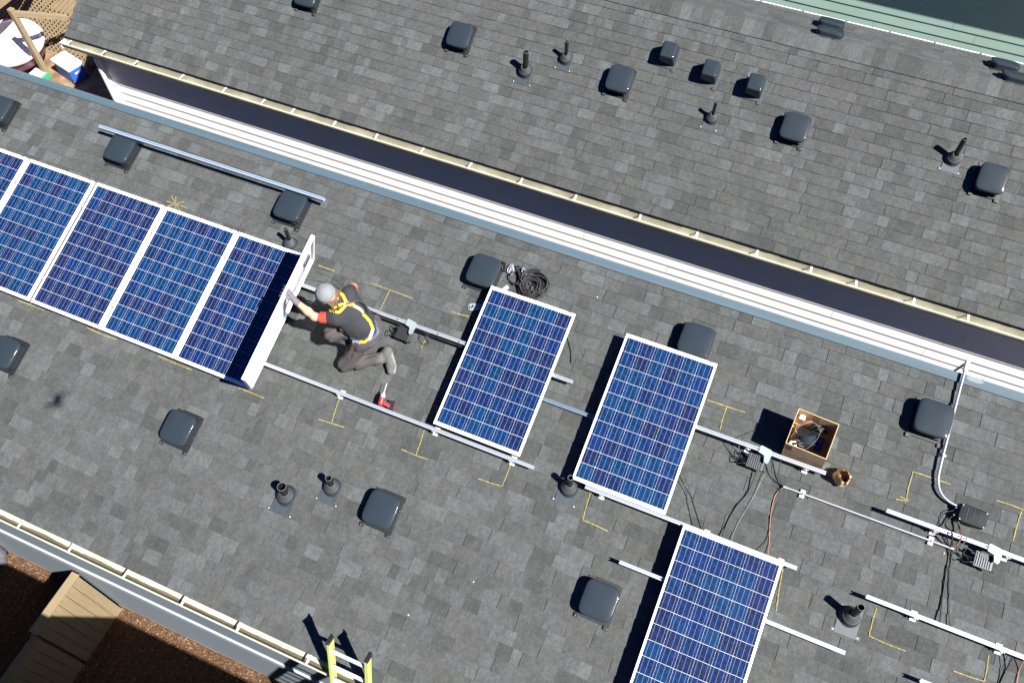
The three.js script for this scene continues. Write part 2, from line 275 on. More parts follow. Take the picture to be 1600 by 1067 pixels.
// ---------------------------------------------------------------- the white sided house behind it
const RIDGE = slopePt(UPR, 0, 2.87), FARTH = 22 * DEG;
const FAR = { o: RIDGE, th: -FARTH }; // its local -z runs down the far slope
const farPt = (u, t, h = 0) => V(u, RIDGE.y - t * Math.sin(FARTH) + h * Math.cos(FARTH), RIDGE.z - t * Math.cos(FARTH) - h * Math.sin(FARTH));
{
  const house = thing('house', 'white clapboard house with a steeper grey shingle roof behind the panel roof', 'house');
  const p = V(-3, -3.5, -5.6); house.position.copy(p);
  const u0 = -11.16, u1 = 5.2, uc = (u0 + u1) / 2, W = u1 - u0;
  const roof = mesh('roof', bx(W, 0.12, 2.86, uc, -0.0635, -1.44), M.deck, house);
  roof.position.copy(UPR.o).sub(p); roof.rotation.x = UPR.th;
  shingle(roof, UPR, u0, u1, 0, 2.84, 202, 300, null);
  mesh('drip_edge', rbx(0.004, 0.1, 2.86, u0 - 0.004, -0.052, -1.42, 0.001), M.fascia, roof);
  const far = mesh('rear_roof', bx(W, 0.12, 1.305, uc, -0.0635, -0.6525), M.deck, house);
  far.position.copy(RIDGE).sub(p); far.rotation.x = -FARTH;
  { // rear slope: tabs laid the other way round (butts down the far side)
    const r = RNG(303), list = [];
    for (let row = 0; row < 11; row++) { const tb = 1.315 - row * 0.1429; let u = u0; while (u < u1) { const w = rr(0.1, 0.27, r), x1 = Math.min(u1, u + w); if (tb > 0.05) { const g = wedge(-x1 + 0.0006, -u - 0.0006, -tb, Math.min(-tb + 0.155, 0), r() < 0.5 ? 0.01 : 0.0065, 0.0012, tone(r, 0.9), r); g.rotateY(Math.PI); list.push(g); } u = x1; } }
    const o = mesh('shingle_field', mergeGeometries(list), M.shingle, far); o.userData.kind = 'stuff';
  }
  { // ridge cap pieces folded over the ridge
    const r = RNG(77), cap = new THREE.Group(); 
    const k = mesh('ridge', bx(W, 0.004, 0.02, uc - p.x, RIDGE.y + 0.004 - p.y, RIDGE.z - p.z), M.deck, house);
    const a = 0.2, cA = Math.cos(UPR.th), sA = Math.sin(UPR.th), cB = Math.cos(FARTH), sB = Math.sin(FARTH);
    for (let u = u0; u < u1 - 0.05;) {
      const e = 0.143, h0 = 0.0145, h1 = 0.021, len = 0.19, prof = (h) => [[a * cA + h * sA, -a * sA + h * cA], [0.03 * cA + h * 0.4, h - 0.005], [0, h + 0.004], [-0.03 * cB - h * 0.3, h - 0.003], [-a * cB - h * sB, -a * sB + h * cB]];
      const P = [], I = [], K = [], U = [], c = tone(r, 1).map((v) => v * 1.02), q0 = prof(h1), q1 = prof(h0);
      const push = (x, q) => q.forEach(([z, y], i) => { P.push(x, y, z); K.push(...c); U.push(x, i * 0.1 + u); });
      const x0 = u, x1 = Math.min(u + len, u1);
      push(x0, q1); push(x1, q0); push(x1, q0.map(([z, y]) => [z, y - 0.009])); push(x0, q1.map(([z, y]) => [z, y - 0.009]));
      for (let s = 0; s < 3; s++) for (let i = 0; i < 4; i++) { const A = s * 5 + i, B = A + 1, D = A + 5, E2 = B + 5; I.push(A, D, B, B, D, E2); }
      for (const i of [0, 4]) I.push(i, i + 15, i + 5, i + 5, i + 15, i + 10);
      const g0 = new THREE.BufferGeometry(); g0.setAttribute('position', new THREE.Float32BufferAttribute(P, 3)); g0.setAttribute('color', new THREE.Float32BufferAttribute(K, 3)); g0.setAttribute('uv', new THREE.Float32BufferAttribute(U, 2)); g0.setIndex(I);
      const g = g0.toNonIndexed(); g.computeVertexNormals();
      const o = mesh('ridge_cap', g, M.shingle, k); o.position.set(-p.x, RIDGE.y - p.y, RIDGE.z - p.z); u += e;
    }
  }
  // front eave
  const e = slopePt(UPR, 0, 0);
  mesh('fascia', bx(W, 0.16, 0.025, uc - p.x, e.y - 0.09 - p.y, e.z - 0.035 - p.z), M.fascia, house);
  const gt = gutter(house, p, u0 - 0.06, u1, e.y - 0.075, e.z - 0.02, [-11.08, -10.4, -9.77, -8.9, -8.12, -7.42, -6.9, -6.18, -5.48, -4.72, -3.96, -3.17, -2.36, -1.42, -0.62, 0.2, 0.91, 1.49, 2.22, 2.88], 8, true);
  // rear gutter
  const fe = farPt(0, 1.3), rg = new THREE.Group();
  const rear = mesh('rear_gutter', gutterGeo(W), M.trimWhite, house); rear.position.set(uc - p.x, fe.y - 0.024 - p.y, fe.z + 0.02 - p.z); rear.rotation.y = Math.PI;
  const clip = rbx(0.02, 0.006, 0.12, 0, 0.006, 0.06, 0.002);
  for (let x = -10; x < 5; x += 0.62) { const q = mesh('hanger', clip, M.fascia, rear); q.position.x = x - uc; }
  // walls
  const wx0 = -10.82, wx1 = 5.05, wz = -3.733;
  const wall = mesh('wall', bx(wx1 - wx0, 2.85, 0.12, (wx0 + wx1) / 2 - p.x, -3.5 + 1.43 - p.y, wz - 0.06 - p.z), M.whitePaint, house);
  clapboards(wall, wx0 + 0.1 - p.x, wx1 - p.x, -0.68 - p.y, -3.48 - p.y, wz - p.z, 0.171, -1.613 - p.y, M.whitePaint, 17);
  mesh('corner_board', rbx(0.1, 2.8, 0.03, wx0 + 0.05 - p.x, -2.09 - p.y, wz + 0.016 - p.z, 0.004), M.trimWhite, wall);
  mesh('corner_board', rbx(0.028, 2.8, 0.11, wx0 - 0.015 - p.x, -2.09 - p.y, wz - 0.025 - p.z, 0.004), M.trimWhite, wall);
  const gable = new THREE.Shape([[-3.79, -3.5], [-3.79, -0.75], [RIDGE.z, RIDGE.y - 0.16], [fe.z + 0.12, fe.y - 0.12], [fe.z + 0.12, -3.5]].map(([z, y]) => new THREE.Vector2(-(z - p.z), y - p.y)));
  const gw = new THREE.ExtrudeGeometry(gable, { depth: 0.1, bevelEnabled: false }).rotateY(Math.PI / 2);
  mesh('gable_wall', gw.clone().translate(wx0 + 0.012 - p.x, 0, 0), M.whitePaint, house);
  mesh('gable_wall', gw.translate(wx1 - 0.12 - p.x, 0, 0), M.whitePaint, house);
  mesh('rear_wall', bx(wx1 - wx0 - 0.3, 3.7, 0.1, (wx0 + wx1) / 2 - p.x, -3.5 + 1.85 - p.y, fe.z + 0.2 - p.z), M.whitePaint, house);
  const ds = mesh('downspout', rbx(0.06, 2.55, 0.045, wx0 + 0.05 - p.x, -0.9 - 1.3 - p.y, wz + 0.085 - p.z, 0.008), M.trimWhite, house);
  mesh('outlet_elbow', tube([V(wx0 + 0.05, -0.71, -3.57), V(wx0 + 0.05, -0.79, -3.58), V(wx0 + 0.05, -0.88, -3.66), V(wx0 + 0.05, -0.97, -3.687)].map((q) => q.sub(p)), 0.026, 16, 10), M.trimWhite, ds).position.set(0, 0, 0);
}
{ // green house beyond
  const house = thing('house', 'pale green clapboard house beyond the ridge of the white sided house', 'house');
  const p = V(4, -3.5, -11.5); house.position.copy(p);
  const x0 = -4, x1 = 9, wz = -10.02;
  const wall = mesh('wall', bx(x1 - x0, 4.3, 0.1, (x0 + x1) / 2 - p.x, -3.5 + 2.15 - p.y, wz - 0.05 - p.z), M.greenPaint, house);
  clapboards(wall, x0 - p.x, x1 - p.x, 0.72 - p.y, -3.4 - p.y, wz - p.z, 0.179, -1.13 - p.y, M.greenPaint, 23, 3.4);
  for (const s of [x0 + 0.05, x1 - 0.05]) mesh('side_wall', bx(0.1, 4.2, 3.6, s - p.x, -3.5 + 2.1 - p.y, wz - 1.92 - p.z), M.greenPaint, house);
  const rf = mesh('roof', bx(x1 - x0 + 0.6, 0.14, 4.3), M.fascia, house); rf.position.set((x0 + x1) / 2 - p.x, 1.2 - p.y, wz - 1.78 - p.z); rf.rotation.x = 18.5 * DEG;
  mesh('shingle_field', bx(x1 - x0 + 0.62, 0.02, 4.32, 0, 0.081, 0), mat(0.065, 0.066, 0.068, 0.95, { map: granule }), rf).userData.kind = 'stuff';
  gutter(house, p, x0 - 0.3, x1 + 0.3, 0.42, wz + 0.25, [-1, 0, 1, 2, 3, 4, 5, 6], 14, false);
  mesh('fascia', bx(x1 - x0 + 0.6, 0.5, 0.03, (x0 + x1) / 2 - p.x, 0.56 - p.y, wz + 0.23 - p.z), M.greenPaint, house);
  mesh('soffit', bx(x1 - x0 + 0.6, 0.02, 0.24, (x0 + x1) / 2 - p.x, 0.32 - p.y, wz + 0.12 - p.z), M.greenPaint, house);
}
{ // the neighbour on the near side, out of the picture; it shades the mulch
  const house = thing('house', 'neighbouring grey house across the mulch bed from the ladder', 'house');
  const p = V(-3, -6.4, 8); house.position.copy(p);
  const x0 = -16, x1 = 7;
  mesh('wall', bx(x1 - x0, 5.8, 6, (x0 + x1) / 2 - p.x, 2.9, 8.15 - p.z), M.greyPaint, house);
  const rf = mesh('roof', bx(x1 - x0 + 0.3, 0.14, 6.6), M.deck, house); rf.position.set((x0 + x1) / 2 - p.x, 0.66 - p.y, 8.15 - p.z); rf.rotation.x = -18.5 * DEG;
  mesh('shingle_field', bx(x1 - x0 + 0.32, 0.02, 6.62, 0, 0.081, 0), mat(0.065, 0.066, 0.068, 0.95, { map: granule }), rf).userData.kind = 'stuff';
  const g = mesh('gutter', gutterGeo(x1 - x0), M.gutter, house); g.rotation.y = Math.PI; g.position.set((x0 + x1) / 2 - p.x, -0.42 - p.y, 5.03 - p.z);
}

// ---------------------------------------------------------------- tan board fence by the grey wall
{
  const f = thing('fence', 'tan vertical board fence with a cap rail standing out from the grey wall', 'fence'); f.position.set(-7.68, -6.4, 3.5);
  const panel = (z0, z1, top) => {
    const n = Math.round((z1 - z0) / 0.145), w = (z1 - z0) / n;
    const g = rbx(0.02, top - 0.06, w - 0.006, 0, (top - 0.06) / 2 + 0.03, 0, 0.003);
    for (let i = 0; i < n; i++) { const b = mesh('board', g, M.tan, f); b.position.set(0.015 + rr(-0.002, 0.002), rr(-0.004, 0.004), z0 + w * (i + 0.5) - 3.5); }
    mesh('cap_rail', rbx(0.13, 0.035, z1 - z0 + 0.03, -0.005, top, (z0 + z1) / 2 - 3.5, 0.004), M.tan, f);
    for (const y of [0.35, top - 0.25]) mesh('cross_rail', rbx(0.04, 0.085, z1 - z0, -0.018, y, (z0 + z1) / 2 - 3.5, 0.004), M.tan, f);
  };
  panel(3.03, 3.96, 1.8); panel(4.0, 4.95, 1.66);
  for (const z of [3.98, 4.98]) mesh('post', rbx(0.09, 1.62, 0.09, -0.085, 0.81, z - 3.5, 0.005), M.tan, f);
}
{ // bin bag by the wall
  const g = new THREE.IcosahedronGeometry(0.21, 5), q = g.attributes.position, v = V(0, 0, 0);
  for (let i = 0; i < q.count; i++) { v.fromBufferAttribute(q, i); const n = 1 + 0.22 * Math.abs(fbm(v.x * 9, v.y * 9, v.z * 9, 3)) + 0.1 * fbm(v.x * 22, v.y * 22, v.z * 22, 2); v.multiplyScalar(n); v.y *= 1.1; q.setXYZ(i, v.x, Math.max(-0.2, v.y), v.z); }
  g.computeVertexNormals();
  const b = thing('rubbish_bag', 'shiny dark plastic sack with a white top standing on mulch by the grey wall', 'bag'); b.position.set(-10.17, -6.38, 3.2);
  mesh('sack', g.translate(0, 0.2, 0), mat(0.1, 0.1, 0.11, 0.22, { phys: true, clearcoat: 0.6 }), b);
  const t = new THREE.TorusKnotGeometry(0.05, 0.03, 40, 8, 2, 3).scale(1.6, 0.6, 1.2).translate(0.02, 0.47, -0.03); mesh('tied_top', t, mat(0.75, 0.75, 0.78, 0.4), b);
}

// ---------------------------------------------------------------- back yard corner: lattice, deck, pool, cooler
{
  const gy = -3.5;
  const l = thing('lattice_screen', 'tan wooden diagonal lattice screen below the deck', 'lattice'); l.position.set(-15.3, gy, -5.75); l.rotation.x = -0.62;
  const W = 2.8, H = 1.5, s = 0.115, sl = [];
  for (const dir of [1, -1]) for (let k = -H; k < W + H; k += s) {
    let x0 = k, y0 = 0, x1 = k + dir * H, y1 = H; const cut = (x, y, X, Y, lim) => { const t = (lim - x) / (X - x); return [lim, y + (Y - y) * t]; };
    if (Math.max(x0, x1) < 0.02 || Math.min(x0, x1) > W - 0.02) continue;
    if (x0 < 0) [x0, y0] = cut(x0, y0, x1, y1, 0); if (x1 < 0) [x1, y1] = cut(x0, y0, x1, y1, 0); if (x0 > W) [x0, y0] = cut(x0, y0, x1, y1, W); if (x1 > W) [x1, y1] = cut(x0, y0, x1, y1, W);
    if (Math.hypot(x1 - x0, y1 - y0) < 0.08) continue;
    mesh('lath', beam(V(x0 - W / 2, y0, dir * 0.006), V(x1 - W / 2, y1, dir * 0.006), 0.009, 0.036).rotateX(0), M.tan, l);
  }
  for (const y of [0.02, H]) mesh('rail', rbx(W + 0.1, 0.06, 0.045, 0, y, 0, 0.004), M.tan, l);
  mesh('post', rbx(0.1, H + 0.5, 0.1, W / 2 + 0.05, (H + 0.5) / 2, 0, 0.005), M.tan, l);
  const d = thing('deck', 'raised tan plank deck on square posts at the yard corner', 'deck'); d.position.set(-16, gy, -5.2);
  for (let i = 0; i < 15; i++) mesh('plank', rbx(0.138, 0.03, 2.9, -0.1 - i * 0.145 + 1.05, 1.62, -0.9, 0.004), M.tan, d);
  mesh('rim_joist', rbx(0.045, 0.2, 2.9, 1.06, 1.5, -0.9, 0.004), M.tan, d);
  mesh('rim_joist', rbx(2.2, 0.2, 0.045, 0, 1.5, 0.52, 0.004), M.tan, d);
  for (const [x, z] of [[1.55, 0.1], [-0.8, 0.1]]) mesh('post', rbx(0.1, 1.6, 0.1, x, 0.8, z, 0.006), M.tan, d);
  mesh('brace', beam(V(1.55, 1.5, 0.1), V(2.05, 1.1, -0.6), 0.09, 0.09), M.tan, d);
  const pl = thing('paddling_pool', 'round white fabric paddling pool with a pink rim leaning under the deck', 'paddling pool'); pl.position.set(-15.25, gy + 0.35, -5.25); pl.rotation.set(0.12, 0, -0.12);
  const dish = new THREE.CircleGeometry(0.62, 64, 0, Math.PI * 2).rotateX(-Math.PI / 2), rings = [];
  for (let k = 0; k <= 12; k++) { const r = 0.02 + 0.6 * k / 12; rings.push(Array.from({ length: 56 }, (_, i) => { const a = i / 56 * 6.2832; return V(r * Math.cos(a), 0.05 + 0.14 * Math.pow(k / 12, 3) + 0.02 * fbm(Math.cos(a) * 3 + 4, Math.sin(a) * 3, k * 0.5, 3) * (k > 1 ? 1 : 0), -r * Math.sin(a)); })); }
  mesh('liner', loft(rings.reverse(), true), mat(0.72, 0.72, 0.76, 0.6, { side: THREE.DoubleSide }), pl);
  mesh('rim', new THREE.TorusGeometry(0.63, 0.035, 10, 64).rotateX(Math.PI / 2).translate(0, 0.19, 0), mat(0.5, 0.34, 0.38, 0.35), pl);
  mesh('side_wall', loft([Array.from({ length: 56 }, (_, i) => V(0.62 * Math.cos(i / 56 * 6.2832), 0.19, -0.62 * Math.sin(i / 56 * 6.2832))), Array.from({ length: 56 }, (_, i) => V(0.56 * Math.cos(i / 56 * 6.2832), -0.08, -0.56 * Math.sin(i / 56 * 6.2832)))].reverse(), false), mat(0.12, 0.045, 0.07, 0.4), pl);
  const c = thing('cooler', 'blue picnic cooler with a white lid on bare soil', 'cooler'); c.position.set(-14.0, gy, -5.35); c.rotation.y = -0.25;
  mesh('tub', rbx(0.56, 0.3, 0.32, 0, 0.16, 0, 0.025), mat(0.02, 0.09, 0.5, 0.4), c);
  mesh('lid', rbx(0.6, 0.07, 0.36, 0, 0.345, 0, 0.022), mat(0.82, 0.83, 0.86, 0.4), c);
  for (const s of [-1, 1]) mesh('handle', rbx(0.02, 0.05, 0.16, s * 0.3, 0.22, 0, 0.008), mat(0.3, 0.3, 0.33, 0.5), c);
  for (const z of [-0.12, 0.12]) mesh('wheel', cyl(0.05, 0.05, 0.03, 0, 0, 0, 18).rotateX(Math.PI / 2).translate(0.26, 0.05, z * 1.35), M.blackPlastic, c);
  const gb = thing('plastic_tub', 'low green plastic tub beside the paddling pool and cooler', 'tub'); gb.position.set(-14.55, gy, -5.0);
  mesh('body', rbx(0.34, 0.14, 0.24, 0, 0.07, 0, 0.015), mat(0.03, 0.25, 0.12, 0.5), gb); mesh('lid', rbx(0.3, 0.02, 0.2, 0, 0.15, 0, 0.006), mat(0.6, 0.7, 0.62, 0.5), gb);
  // weeds by the lattice
  const blades = [], r = RNG(12); for (let i = 0; i < 900; i++) { const h = rr(0.03, 0.11, r), q = new THREE.ConeGeometry(0.005, h, 3).translate(0, h / 2, 0).rotateX(rr(-0.7, 0.7, r)).rotateZ(rr(-0.7, 0.7, r)); const cx = -13.75 + rr(-0.5, 0.45, r) * r(), cz = -5.95 + rr(-0.2, 0.5, r) * r(); blades.push(q.translate(cx, gy, cz)); }
  const gr = mesh('grass', merged(blades), mat(0.05, 0.07, 0.018, 0.9), scene); tag(gr, 'short green grass growing at the foot of the lattice', 'grass'); gr.userData.kind = 'stuff';
}

// ---------------------------------------------------------------- roof vents
function slantVent(label, F, u, t, group, flip) {
  const g = onSlope(thing('roof_vent', label, 'roof vent', group), F, u, t, 0.009, 0);
  mesh('flange', merged([rbx(0.36, 0.006, 0.4, 0, 0.003, 0.0, 0.002), rbx(0.05, 0.016, 0.045, -0.165, 0.008, 0.215, 0.004), rbx(0.06, 0.016, 0.05, 0.15, 0.008, 0.22, 0.004), rbx(0.3, 0.012, 0.012, -0.01, 0.006, 0.205, 0.003), rbx(0.24, 0.012, 0.012, 0.03, 0.012, -0.203, 0.003)]), M.blackPlastic, g);
  const hood = loft([sup(0.31, 0.33, 7, 0.012), sup(0.325, 0.345, 6, 0.05), sup(0.345, 0.36, 5, 0.075), sup(0.35, 0.365, 5, 0.087), sup(0.34, 0.355, 5, 0.099), sup(0.325, 0.34, 5, 0.104), sup(0.25, 0.265, 4, 0.109), sup(0.15, 0.16, 3, 0.112), sup(0.05, 0.05, 2, 0.113)], true);
  mesh('hood', hood.scale(1, flip === 'low' ? 0.85 : 1.38, 1), M.ventPlastic, g);
  const slat = bx(0.26, 0.004, 0.02, 0, 0, 0); for (let k = 0; k < 3; k++) mesh('louvre', slat, M.blackPlastic, g).position.set(0, 0.022 + k * 0.016, 0.172);
  const sc = cyl(0.006, 0.005, 0.004, 0, 0, 0, 8); for (const [x, z] of [[-0.172, 0.222], [0.16, 0.228]]) mesh('screw', sc, M.galv, g).position.set(x, 0.0175, z);
  return g;
}
for (const [u, t, l] of [[-9.543, 1.164, 'charcoal roof vent near the top edge, past the far end of the loose rail'], [-7.593, 1.173, 'charcoal roof vent under the end of the loose rail farther from the worker'], [-5.112, 1.174, 'charcoal roof vent under the end of the loose rail near the tilted panel'], [-2.589, 1.176, 'charcoal roof vent beside the coiled black cable'], [-0.131, 1.19, 'charcoal roof vent behind the top edge of the middle single panel'], [2.309, 1.21, 'charcoal roof vent beside the long bent conduit'], [-5.134, -1.689, 'charcoal roof vent below the end of the installed panel row'], [-7.622, -1.658, 'charcoal roof vent below the middle of the installed panel row'], [-2.593, -1.658, 'charcoal roof vent between the pair of vent pipes and the ladder'], [-0.169, -1.661, 'charcoal roof vent beside the lowest solar panel']])
  slantVent(l, LOW, u, t - 0.01, 'slant roof vents on the panel roof');
for (const [u, t, l] of [[-4.693, 1.66, 'dark slant roof vent on the steeper roof, past the pipe pair from the box vents'], [-2.283, 1.654, 'dark slant roof vent between the pipe pair and the box vents on the steeper roof'], [0.126, 1.644, 'dark slant roof vent between the box vents and the single pipe on the steeper roof'], [2.571, 1.667, 'dark slant roof vent beside the single pipe with a glint on the steeper roof'], [-7.205, 1.65, 'dark slant roof vent farthest from the box vents on the steeper roof']])
  slantVent(l, UPR, u, t - 0.03, 'slant roof vents on the steeper roof');
function rearVent(u, t, label) { const g = slantVent(label, { o: V(0, 0, 0), th: 0 }, 0, 0, 'roof vents on the rear slope', 'low'); g.position.copy(farPt(u, t, 0.009)); g.rotation.set(-FARTH, Math.PI, 0); }
for (const [u, t, l] of [[0.15, 0.2, 'low dark vent just past the ridge, above the box vents'], [0.13, 0.78, 'low dark vent by the rear gutter, above the box vents'], [2.5, 0.2, 'low dark vent just past the ridge, above the pipe with the glinting vent'], [2.42, 0.8, 'low dark vent by the rear gutter, above the pipe with the glinting vent']]) rearVent(u, t, l);
function boxVent(label, u, t) {
  const g = onSlope(thing('box_vent', label, 'roof vent', 'box vents on the steeper roof'), UPR, u, t, 0.009);
  mesh('flange', merged([rbx(0.27, 0.006, 0.3, 0, 0.003, 0.02, 0.002), rbx(0.05, 0.01, 0.05, 0.11, 0.005, 0.18, 0.003)]), M.bootFlange, g);
  mesh('hood', loft([sup(0.23, 0.26, 9, 0.004), sup(0.215, 0.245, 9, 0.1), sup(0.2, 0.225, 8, 0.155), sup(0.185, 0.21, 8, 0.166), sup(0.16, 0.19, 6, 0.169), sup(0.03, 0.03, 2, 0.17)], true).scale(1, 1.3, 1), M.ventPlastic, g);
  mesh('lid_seam', rbx(0.17, 0.004, 0.004, 0, 0.2195, 0.06, 0.001), M.blackPlastic, g);
  mesh('knob', cyl(0.016, 0.012, 0.007, 0, 0.2235, 0.02, 16), M.ventPlastic, g);
}
boxVent('small box vent closest to the pair of vent pipes', -1.762, 2.14); boxVent('small box vent in the middle of the three', -1.153, 2.045); boxVent('small box vent closest to the glossy slant vents', -0.535, 2.015);

// ---------------------------------------------------------------- plumbing vent pipes
function ventPipe(label, F, u, t, r, len, group) {
  const g = onSlope(thing('vent_pipe', label, 'vent pipe', group), F, u, t, 0.009);
  const k = r / 0.03, b = Math.min(1.25, 0.72 + 0.28 * k);
  mesh('flange', merged([rbx(0.2 * b, 0.004, 0.27 * b, 0, 0.002, 0.05 * b, 0.0015), rbx(0.05, 0.004, 0.035, -0.11 * b, 0.0025, 0.165 * b, 0.0015), rbx(0.05, 0.004, 0.035, 0.11 * b, 0.0025, 0.165 * b, 0.0015)]), M.bootFlange, g);
  const ring = (rad, y, sh) => Array.from({ length: 32 }, (_, i) => V(rad * Math.cos(i / 32 * 6.2832), y, -rad * Math.sin(i / 32 * 6.2832) + sh));
  mesh('collar', loft([ring(0.098 * b, 0.004, 0.01), ring(0.096 * b, 0.014, 0.008), ring(0.083 * b, 0.02, 0.006), ring(0.079 * b, 0.06 * b, 0.0), ring(0.074 * b, 0.066 * b, 0)], true), M.boot, g);
  mesh('rubber_cone', loft([ring(0.074 * b, 0.064 * b, 0), ring(0.06 * b, 0.085 * b, -0.012), ring(r + 0.012, 0.108 * b, -0.024), ring(r + 0.003, 0.112 * b, -0.028), ring(r - 0.002, 0.105 * b, -0.026)], false), mat(0.03, 0.033, 0.036, 0.7), g);
  const pr = [[r, 0], [r, len], [r - 0.0015, len + 0.002], [r - 0.005, len + 0.001], [r - 0.006, len - 0.002], [r - 0.006, len - 0.18]].map(([a, c]) => new THREE.Vector2(a, c));
  const p = mesh('pipe', new THREE.LatheGeometry(pr, 28), M.pipe, g); p.rotation.x = -F.th; p.position.set(0, 0, 0.012);
  mesh('pipe_rim', new THREE.TorusGeometry(r - 0.003, 0.0025, 6, 28).rotateX(Math.PI / 2).translate(0, len + 0.001, 0), mat(0.12, 0.12, 0.125, 0.6), p);
  const sc = cyl(0.006, 0.005, 0.004, 0, 0, 0, 8); for (const s of [-1, 1]) mesh('screw', sc, M.trimWhite, g).position.set(s * 0.112 * b, 0.0065, 0.165 * b);
}
ventPipe('wider vent pipe of the pair below the tilted panel', LOW, -3.665, -1.91, 0.05, 0.25);
ventPipe('narrower vent pipe of the pair below the tilted panel', LOW, -3.225, -1.645, 0.036, 0.25);
ventPipe('vent pipe at the bottom corner of the middle single panel', LOW, -0.845, -0.735, 0.031, 0.27);
ventPipe('vent pipe standing free beside the short rail end and chalk lines', LOW, 2.095, -0.905, 0.035, 0.32);
ventPipe('vent pipe behind the top edge of the panel row by the tilted panel', LOW, -4.945, 0.755, 0.024, 0.29);
ventPipe('taller wide vent pipe of the pair on the steeper roof', UPR, -3.62, 1.42, 0.04, 0.34);
ventPipe('thin vent pipe of the pair on the steeper roof', UPR, -3.125, 1.74, 0.026, 0.3);
ventPipe('thin vent pipe below the box vents', UPR, -0.935, 1.48, 0.023, 0.28);
ventPipe('vent pipe next to the glinting slant vent', UPR, 2.085, 1.79, 0.031, 0.34);

// ---------------------------------------------------------------- solar panels
const PW = 0.992, PL = 1.65, PT = 0.04;
const cellMats = [], cellTex = tex(512, (x, y) => { // polycrystalline facets
  let best = 9, id = 0; const n = 14, X = x * n, Y = y * n; for (let j = -1; j < 2; j++) for (let i = -1; i < 2; i++) { const a = Math.floor(X) + i, b = Math.floor(Y) + j, q = ((a % n) + n) % n, w = ((b % n) + n) % n; const dx = a + hash3(q, w, 1) - X, dy = b + hash3(q, w, 2) - Y, d = dx * dx + dy * dy * 0.5; if (d < best) { best = d; id = hash3(q, w, 7); } }
  const k = 0.72 + 0.28 * id; return [k * 0.95, k * 0.97, k];
});
for (const [r, g, b] of [[0.0052, 0.0205, 0.094], [0.0044, 0.0265, 0.104], [0.0075, 0.0175, 0.085], [0.0036, 0.0305, 0.106], [0.0105, 0.0165, 0.074], [0.0056, 0.0215, 0.106]]) cellMats.push(mat(r * 0.85, g * 1.12, b * 0.95, 0.45, { phys: true, specularIntensity: 0.15, map: cellTex }));
const cellGeo = Array.from({ length: 5 }, (_, i) => { const g = bx(0.1554, 0.0012, 0.1555), uv = g.attributes.uv; for (let k = 0; k < uv.count; k++) uv.setXY(k, uv.getX(k) * 0.42 + i * 0.37, uv.getY(k) * 0.42 + i * 0.61); return g; });
const busGeo = bx(0.0017, 0.0006, 1.576);
const barLong = merged([rbx(0.011, PT, PL, 0.0055, PT / 2, 0, 0.0012), bx(0.028, 0.002, PL - 0.004, 0.018, 0.0015, 0)]), barShort = merged([rbx(PW - 0.024, PT, 0.011, 0, PT / 2, 0.0055, 0.0012), bx(PW - 0.03, 0.002, 0.026, 0, 0.0015, 0.018)]);
const pr_ = RNG(404);
function panel(label, group, warm) {
  const g = thing('solar_panel', label, 'solar panel', group);
  for (const s of [-1, 1]) { const a = mesh('frame_bar', barLong, M.aluFrame, g); a.position.x = s * PW / 2; if (s > 0) a.rotation.y = Math.PI; const b = mesh('frame_bar', barShort, M.aluFrame, g); b.position.z = s * PL / 2; if (s > 0) b.rotation.y = Math.PI; }
  mesh('backsheet', bx(PW - 0.022, 0.004, PL - 0.022, 0, PT - 0.0082, 0), M.backsheet, g);
  for (let j = 0; j < 10; j++) for (let i = 0; i < 6; i++) {
    let k = pr_() * 6 | 0; if (warm > 0 && pr_() < warm) k = pr_() < 0.6 ? 4 : 2; if (warm < 0 && pr_() < -warm) k = pr_() < 0.5 ? 3 : 1;
    const c = mesh('cell', cellGeo[pr_() * 5 | 0], cellMats[k], g); c.position.set((i - 2.5) * 0.1578, PT - 0.0053, (j - 4.5) * 0.1578); c.rotation.y = (pr_() * 2 | 0) * Math.PI;
  }
  for (let i = 0; i < 6; i++) for (const o of [-0.051, 0, 0.051]) mesh('busbar', busGeo, M.busbar, g).position.set((i - 2.5) * 0.1578 + o, PT - 0.0043, 0);
  mesh('glass', bx(PW - 0.02, 0.0015, PL - 0.02, 0, PT - 0.0024, 0), M.glass, g);
  const b = mesh('junction_box', rbx(0.11, 0.022, 0.13, 0.0, PT - 0.022, -PL / 2 + 0.17, 0.006), M.blackPlastic, g);
  mesh('serial_label', bx(0.05, 0.0006, 0.008, PW / 2 - 0.07, PT + 0.0004, -PL / 2 + 0.0065), M.blackPlastic, g);
  return g;
}
const RT = 0.156; // height of the rail tops
[[-9.17, 'installed solar panel farthest along the row from the worker', 0], [-8.13, 'bright blue installed solar panel, third from the upright panel', -0.55], [-7.085, 'purplish blue installed solar panel between two brighter ones', 0.6], [-6.05, 'bright blue installed solar panel beside the partly shaded one', -0.5], [-5.025, 'installed solar panel partly shaded by the upright panel', 0.5]].forEach(([u, l, w]) => onSlope(panel(l, 'row of installed solar panels', w), LOW, u, -0.186, RT));
onSlope(panel('solar panel beside the coiled cable, nearest the worker', 'loose solar panels', 0.25), LOW, -1.923, 0.185, RT);
onSlope(panel('solar panel between the coiled cable and the cardboard box', 'loose solar panels', -0.25), LOW, -0.34, 0.167, RT);
onSlope(panel('solar panel lowest on the slope beside the short bare rails', 'loose solar panels', -0.1), LOW, 0.853, -1.508, RT);
